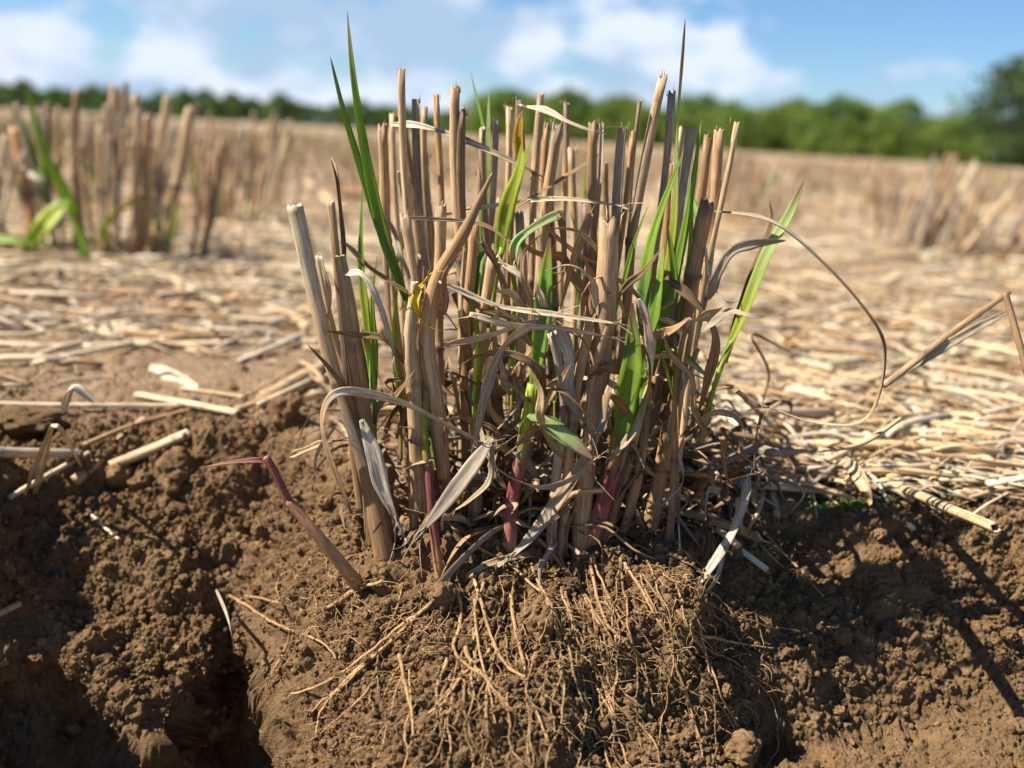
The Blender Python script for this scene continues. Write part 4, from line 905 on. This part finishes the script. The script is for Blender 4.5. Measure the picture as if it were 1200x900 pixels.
# fast ground height from the grid
gridz = pos.reshape(nr, nc, 3)[..., 2]
def gzf(p):
    r_ = int(np.searchsorted(ys, p[1])); r_ = min(max(r_, 0), nr - 1); u = p[0] / W[r_]; c_ = int(np.searchsorted(uc, u)); c_ = min(max(c_, 0), nc - 1)
    return gridz[r_, c_]
tag(litter(11000, 3, .56, 10.0).build('straw_litter', M_litter, origin=(0, 0, 0)), 'mat of chopped pale straw covering the field behind the bank', 'straw litter', kind='stuff')
tag(litter(4800, 4, .56, 7.0, True).build('leaf_litter', M_dry, origin=(0, 0, 0)), 'curled dry leaf scraps mixed into the straw mat', 'leaf litter', kind='stuff')

# ------------------------------------------------------------------ other clumps on the field
def field_clump_parts(seed, n, rad, h0, h1, lean, fan, wr=(.0035, .0055), green=2, dry=10):
    """lists of part meshes round the origin: stalks, green leaves, dry leaves"""
    rg = np.random.RandomState(seed); out = []
    for i in range(n):
        a = rg.rand() * 6.28; r_ = rad * math.sqrt(rg.rand()); b = np.array([r_ * math.cos(a) * 1.3, r_ * math.sin(a) * .8, -.01])
        h = rg.uniform(h0, h1); tip = b + np.array([b[0] * fan + lean + rg.normal() * .02, b[1] * fan + rg.normal() * .012, h])
        c = [TAN, TAN * .8, cmix(TAN, ORG, .4) * .9, BRN, GREY * .9, PALE][rg.randint(6)] * rg.uniform(.7, 1.15)
        out.append(('stalk', b, tip, rg.uniform(*wr), c, (rg.uniform(.35, .7),) if rg.rand() < .7 else ()))
    for i in range(green):
        b = np.array([rg.uniform(-rad, rad), rg.uniform(-rad, rad) * .6, 0]); a = rg.uniform(-1, 1); h = rg.uniform(.08, .2)
        out.append(('leaf', b, a, h, [GRN * 1.3, YGR, LGR][rg.randint(3)], rg.uniform(.003, .006)))
    for i in range(dry):
        b = np.array([rg.normal() * rad * 1.2, rg.normal() * rad * .8, 0]); a = rg.uniform(-1.6, 1.6); h = rg.uniform(.03, .12)
        out.append(('dry_leaf', b, a, h, [PALE, WHT * .9, TAN, GREY][rg.randint(4)], rg.uniform(.002, .005)))
    return out
def part_mesh(mb, d):
    if d[0] == 'stalk': stalk_mesh(mb, d[1], d[2], d[3], d[4], d[5], k=8)
    else:
        _, b, a, h, c, w_ = d
        pts = crom([b, b + [a * h * .12, 0, h * .45], b + [a * h * .35, -.01, h * .85], b + [a * h * .75, -.02, h * (.95 if d[0] == 'leaf' else .6)]], 14); t = np.linspace(0, 1, 14)
        ribbon(mb, pts, np.minimum(1, .4 + 3 * t) * (1 - t) ** .6 * w_ + .0002, c, roll=.4 + t * a, cup=.35, side=(1, .3, 0))
def ground_at(px, py):
    q = PG(px, py); q[2] = gzf(q); return q
def big_clump(px, py, label, seed, **kw):
    o = empty('stubble_clump', ground_at(px, py)); tag(o, label, 'stubble clump', 'stubble clumps out on the field')
    org = np.array(list(o['_org']))
    for d in field_clump_parts(seed, **kw):
        mb = MB(); part_mesh(mb, d)
        mb.v = [v + org for v in mb.v]
        mb.build(d[0], M_stalk if d[0] == 'stalk' else M_green if d[0] == 'leaf' else M_dry, o)
    return o
bl = big_clump(145, 302, 'blurred stubble clump with bright green leaves at the far left of the field', 5, n=24, rad=.12, h0=.19, h1=.27, lean=.0, fan=.25, green=2, dry=22)
# its own large leaves, as in the photograph
yb = float(bl.location[1])
for ctrl, wpx, cols, mt in (
    ([(100, 305, yb), (85, 240, yb - .05), (55, 180, yb - .08), (32, 100, yb - .1)], 15, [GRN, GRN * 1.3, GRN * 1.2, GRN], M_green),
    ([(60, 250, yb - .05), (45, 200, yb), (28, 150, yb), (12, 120, yb)], 13, [GRN, BGR * 1.2, GRN], M_green),
    ([(28, 292, yb - .2), (50, 268, yb - .22), (68, 248, yb - .2), (82, 236, yb - .2)], 22, [GRN, YGR * 1.2, YGR * 1.2, GRN], M_green),
    ([(104, 308, yb - .1), (95, 275, yb - .15), (80, 240, yb - .18)], 12, [GRN, GRN * 1.3, GRN], M_green),
    ([(-20, 278, yb - .2), (20, 283, yb - .22), (70, 290, yb - .2)], 12, [YGR, GRN * 1.2, GRN * .8], M_green),
    ([(24, 196, yb - .1), (45, 212, yb - .12), (58, 228, yb - .1)], 8, [WHT, GREY * 1.2], M_dry),
    ([(122, 290, yb - .1), (125, 262, yb - .12), (150, 240, yb - .14), (180, 222, yb - .14)], 9, [GRN, YGR, YEL * .8, YEL * .7], M_green),
    ([(148, 96, yb), (143, 130, yb), (135, 158, yb)], 13, [WHT, WHT * 1.1, WHT], M_dry),
    ([(30, 240, yb), (22, 200, yb), (36, 165, yb)], 11, [YGR, YGR * 1.1, YEL * .8], M_green),
    ([(200, 285, yb - .1), (206, 250, yb - .1), (196, 222, yb - .1)], 9, [GRN, YGR, YEL * .7], M_green),
    ([(60, 245, yb), (52, 180, yb), (45, 130, yb)], 9, [BGR, GRN * 1.2, LGR], M_green)):
    mb = MB(); blade(ctrl, wpx, cols, mb, cup=.4, prof='spindle' if wpx > 12 else 'blade'); mb.build('leaf' if mt is M_green else 'dry_leaf', mt, bl)
for (tx, ty, bx, wpx, c) in ((225, 125, 190, 13, TAN), (195, 112, 180, 9, TAN), (175, 135, 165, 10, BRN * 1.3), (120, 130, 118, 9, BRN), (90, 105, 88, 9, BRN), (132, 100, 128, 10, TAN), (160, 112, 158, 9, TAN), (18, 150, 40, 14, ORG)):
    mb = MB(); b_ = P(bx, 310, yb - .05); b_[2] = gzf(b_) - .01; stalk_mesh(mb, b_, P(tx, ty, yb - .02), pxw(wpx, yb) / 2, c, (.5,)); mb.build('stalk', M_stalk, bl)
big_clump(275, 262, 'stubble clump right behind the green leaved one, thin stalks against the treeline', 6, n=22, rad=.15, h0=.16, h1=.27, lean=.02, fan=.2, green=3, dry=16)
big_clump(1120, 300, 'right hand stubble clump with stalks leaning to the right', 7, n=26, rad=.18, h0=.15, h1=.27, lean=.08, fan=.25, wr=(.005, .0075), green=1, dry=20)
big_clump(1225, 300, 'stubble clump cut off by the right edge of the frame', 8, n=14, rad=.10, h0=.19, h1=.25, lean=.08, fan=.15, wr=(.005, .0075), green=0, dry=10)
big_clump(930, 245, 'low stubble clump just beyond the pointed right leaf', 9, n=18, rad=.16, h0=.14, h1=.21, lean=.03, fan=.1, green=1, dry=16)
big_clump(-75, 300, 'stubble clump cut off by the left edge of the frame', 10, n=16, rad=.10, h0=.16, h1=.24, lean=.0, fan=.2, green=2, dry=12)
protos = []
for k in range(7):
    mb = MB()
    for d in field_clump_parts(40 + k, n=17, rad=.13, h0=.09, h1=.215, lean=R.uniform(-.01, .06), fan=.2, green=k % 3, dry=14): part_mesh(mb, d)
    V_, F_ = IC[2]; mb.add(V_ * np.array([.17, .12, .018]) * (1 + .3 * fbm(V_ * 3, 2, k)[:, None]), BRN * 1.2, None, None, F_)
    mb_ = mb
    o = mb_.build('stubble_clump', M_litter, origin=(0, 0, 0)); protos.append(o)
# rows of clumps: about two hundred and fifty, each a thing
rg = np.random.RandomState(77); spots = []
rowa = math.radians(12); cnt = 0
for i in range(-60, 60):
    for j in range(-40, 60):
        u = i * .74 + rg.normal() * .10; v_ = j * .46 + rg.normal() * .16
        X_ = u * math.cos(rowa) + v_ * math.sin(rowa); Y_ = -u * math.sin(rowa) + v_ * math.cos(rowa)
        if Y_ < 2.3 or abs(X_) > .60 * Y_ or Y_ > 16: continue
        if Y_ < 2.9 and X_ > -.3: continue
        spots.append((X_, Y_))
spots.sort(key=lambda s: s[1]); spots = spots[:270]
far_from = spots[-1][1]
for i, (X_, Y_) in enumerate(spots):
    o = protos[i] if i < 7 else protos[i % 7].copy()
    if i >= 7: col.objects.link(o)
    o.location = (X_, Y_, gzf((X_, Y_)) if Y_ < 1700 else 0); o.rotation_euler = (0, 0, rg.uniform(-.5, .5) + (math.pi if rg.rand() < .3 else 0)); s_ = rg.uniform(.8, 1.12); o.scale = (s_, s_, s_ * rg.uniform(.85, 1.1))
    side = 'left' if X_ < 0 else 'right'
    tag(o, 'blurred tan stubble clump in the rows of the far field', 'stubble clump', 'stubble clumps in the far rows')
mb = MB()
for k in range(6000):
    Y_ = far_from * .9 * math.exp(rg.rand() * math.log(14)); X_ = (rg.rand() * 2 - 1) * .62 * Y_
    h = rg.uniform(.06, .15); r_ = .005 * (1 + Y_ / 18); z0 = gzf((X_, Y_)) - .01
    c = [TAN * .9, PALE * .9, cmix(TAN, ORG, .4) * .8, BRN][rg.randint(4)] * rg.uniform(.7, 1.1)
    tube(mb, np.array([[X_, Y_, z0], [X_ + rg.normal() * .03, Y_ + rg.normal() * .02, z0 + h]]), [r_, r_ * .9], c, 4)
tag(mb.build('distant_stubble', M_litter, origin=(0, 0, 0)), 'distant cut stubble merging into a tan band before the trees', 'stubble', kind='stuff')

# ------------------------------------------------------------------ trees beyond the field
def tree_meshes(seed, h, wdt, cA, cB, nclump=60, low=.12):
    rg = np.random.RandomState(seed); tb = MB(); cb_ = MB()
    th = h * .5
    tube(tb, crom([(0, 0, -.3), (rg.normal() * .1, 0, th * .5), (rg.normal() * .3, 0, th), (rg.normal() * .4, rg.normal() * .3, h * .85)], 10), np.linspace(h * .035, h * .006, 10), (.10, .08, .06), 8)
    cl = []
    for k in range(nclump):
        a = rg.rand() * 6.28; zz = rg.uniform(low, 1.0); env = math.sin(min(1, (zz - low + .12) / (1.12 - low)) * math.pi) ** .55
        rr = wdt * .5 * env * math.sqrt(rg.rand()); cl.append((rr * math.cos(a), rr * math.sin(a), zz * h * .95, rg.uniform(.09, .2) * wdt))
    for q in cl[::6]:
        z0 = min(q[2] * .6, th); tube(tb, crom([(0, 0, z0), (q[0] * .5, q[1] * .5, (z0 + q[2]) / 2), q[:3]], 5), np.linspace(h * .012, h * .003, 5), (.10, .08, .06), 5)
    for q in cl:
        n = 70; d = rg.normal(size=(n, 3)); d /= np.linalg.norm(d, axis=1)[:, None]; d *= (rg.rand(n, 1) ** .45) * q[3] * np.array([1, 1, .75])
        cen = d + np.array(q[:3]); s_ = h * .028 * (0.6 + .8 * rg.rand(n, 1, 1))
        tri = rg.normal(size=(n, 4, 3)) * s_ * .6 + cen[:, None]
        c = cmix(cA, cB, rg.rand()) * rg.uniform(.75, 1.25); cc = c[None] * (.75 + .5 * rg.rand(n, 1))
        cb_.add(tri.reshape(-1, 3), np.repeat(cc, 4, 0), None, None, np.stack([np.arange(n) * 4, np.arange(n) * 4 + 1, np.arange(n) * 4 + 2], -1).tolist() + np.stack([np.arange(n) * 4 + 1, np.arange(n) * 4 + 2, np.arange(n) * 4 + 3], -1).tolist())
    return tb, cb_
CG1 = np.array([0.065, 0.125, 0.022]); CG2 = np.array([0.13, 0.20, 0.032]); CG3 = np.array([0.19, 0.255, 0.04]); CD = np.array([0.05, 0.06, 0.03])
TP = []
for k, (h, wd, a_, b_) in enumerate(((8, 8, CG1, CG2), (7, 9, CG1, CG1 * 1.5), (9, 8, CG2, CG1), (5, 7, CG2, CG3), (4.5, 8, CG3, CG2), (5.5, 6, CG1 * 1.4, CG3))):
    o = empty('tree', (0, 0, 0)); tb, cb_ = tree_meshes(200 + k, h, wd, a_, b_, 75, .03); t_ = tb.build('trunk', M_bark, o); c_ = cb_.build('crown', M_leafcl, o, smooth=False); TP.append((o, t_, c_))
used = set()
def put_tree(kind, x_, y_, s_, rz, label, group):
    o, t_, c_ = TP[kind]
    if kind in used:
        o2 = o.copy(); col.objects.link(o2)
        for ch in (t_, c_):
            c2 = ch.copy(); col.objects.link(c2); c2.parent = o2
        o = o2
    used.add(kind)
    o.location = (x_, y_, -.05); o.scale = (s_, s_, s_); o.rotation_euler = (0, 0, rz); tag(o, label, 'tree', group)
rg = np.random.RandomState(5)
def dir_at(px, y_): d = ray(px, 300); return d[0] / d[1] * y_
px = -160
while px < 690:                                        # far wood on the left
    y_ = 290 + rg.uniform(-15, 25); put_tree(rg.randint(3), dir_at(px, y_), y_, rg.uniform(.72, 1.0), rg.rand() * 6, 'dark green tree in the distant wood along the left horizon', 'trees of the distant wood')
    px += rg.uniform(9, 14)
px = 560
while px < 1420:                                       # nearer hedge on the right
    f = (px - 560) / 860; y_ = 190 - 90 * min(1, f) + rg.uniform(-6, 8)
    put_tree(3 + rg.randint(3), dir_at(px, y_), y_, rg.uniform(1.05, 1.6) * (1.05 - .2 * f), rg.rand() * 6, 'bright green bushy tree in the hedge beyond the right of the field', 'trees of the hedge')
    px += rg.uniform(5, 9) * (1 + f)
bt = empty('tree', (dir_at(1205, 95), 95, 0)); tag(bt, 'tall dark tree rising above the hedge at the right edge', 'tree')
tb, cb_ = tree_meshes(301, 10.6, 15, CD, CG1 * .9, 150, .05)
for q_ in (tb, cb_): q_.v = [v + np.array(list(bt['_org'])) for v in q_.v]
tb.build('trunk', M_bark, bt); cb_.build('crown', M_leafcl, bt, smooth=False)
for o in bpy.data.objects:
    if '_org' in o: del o['_org']
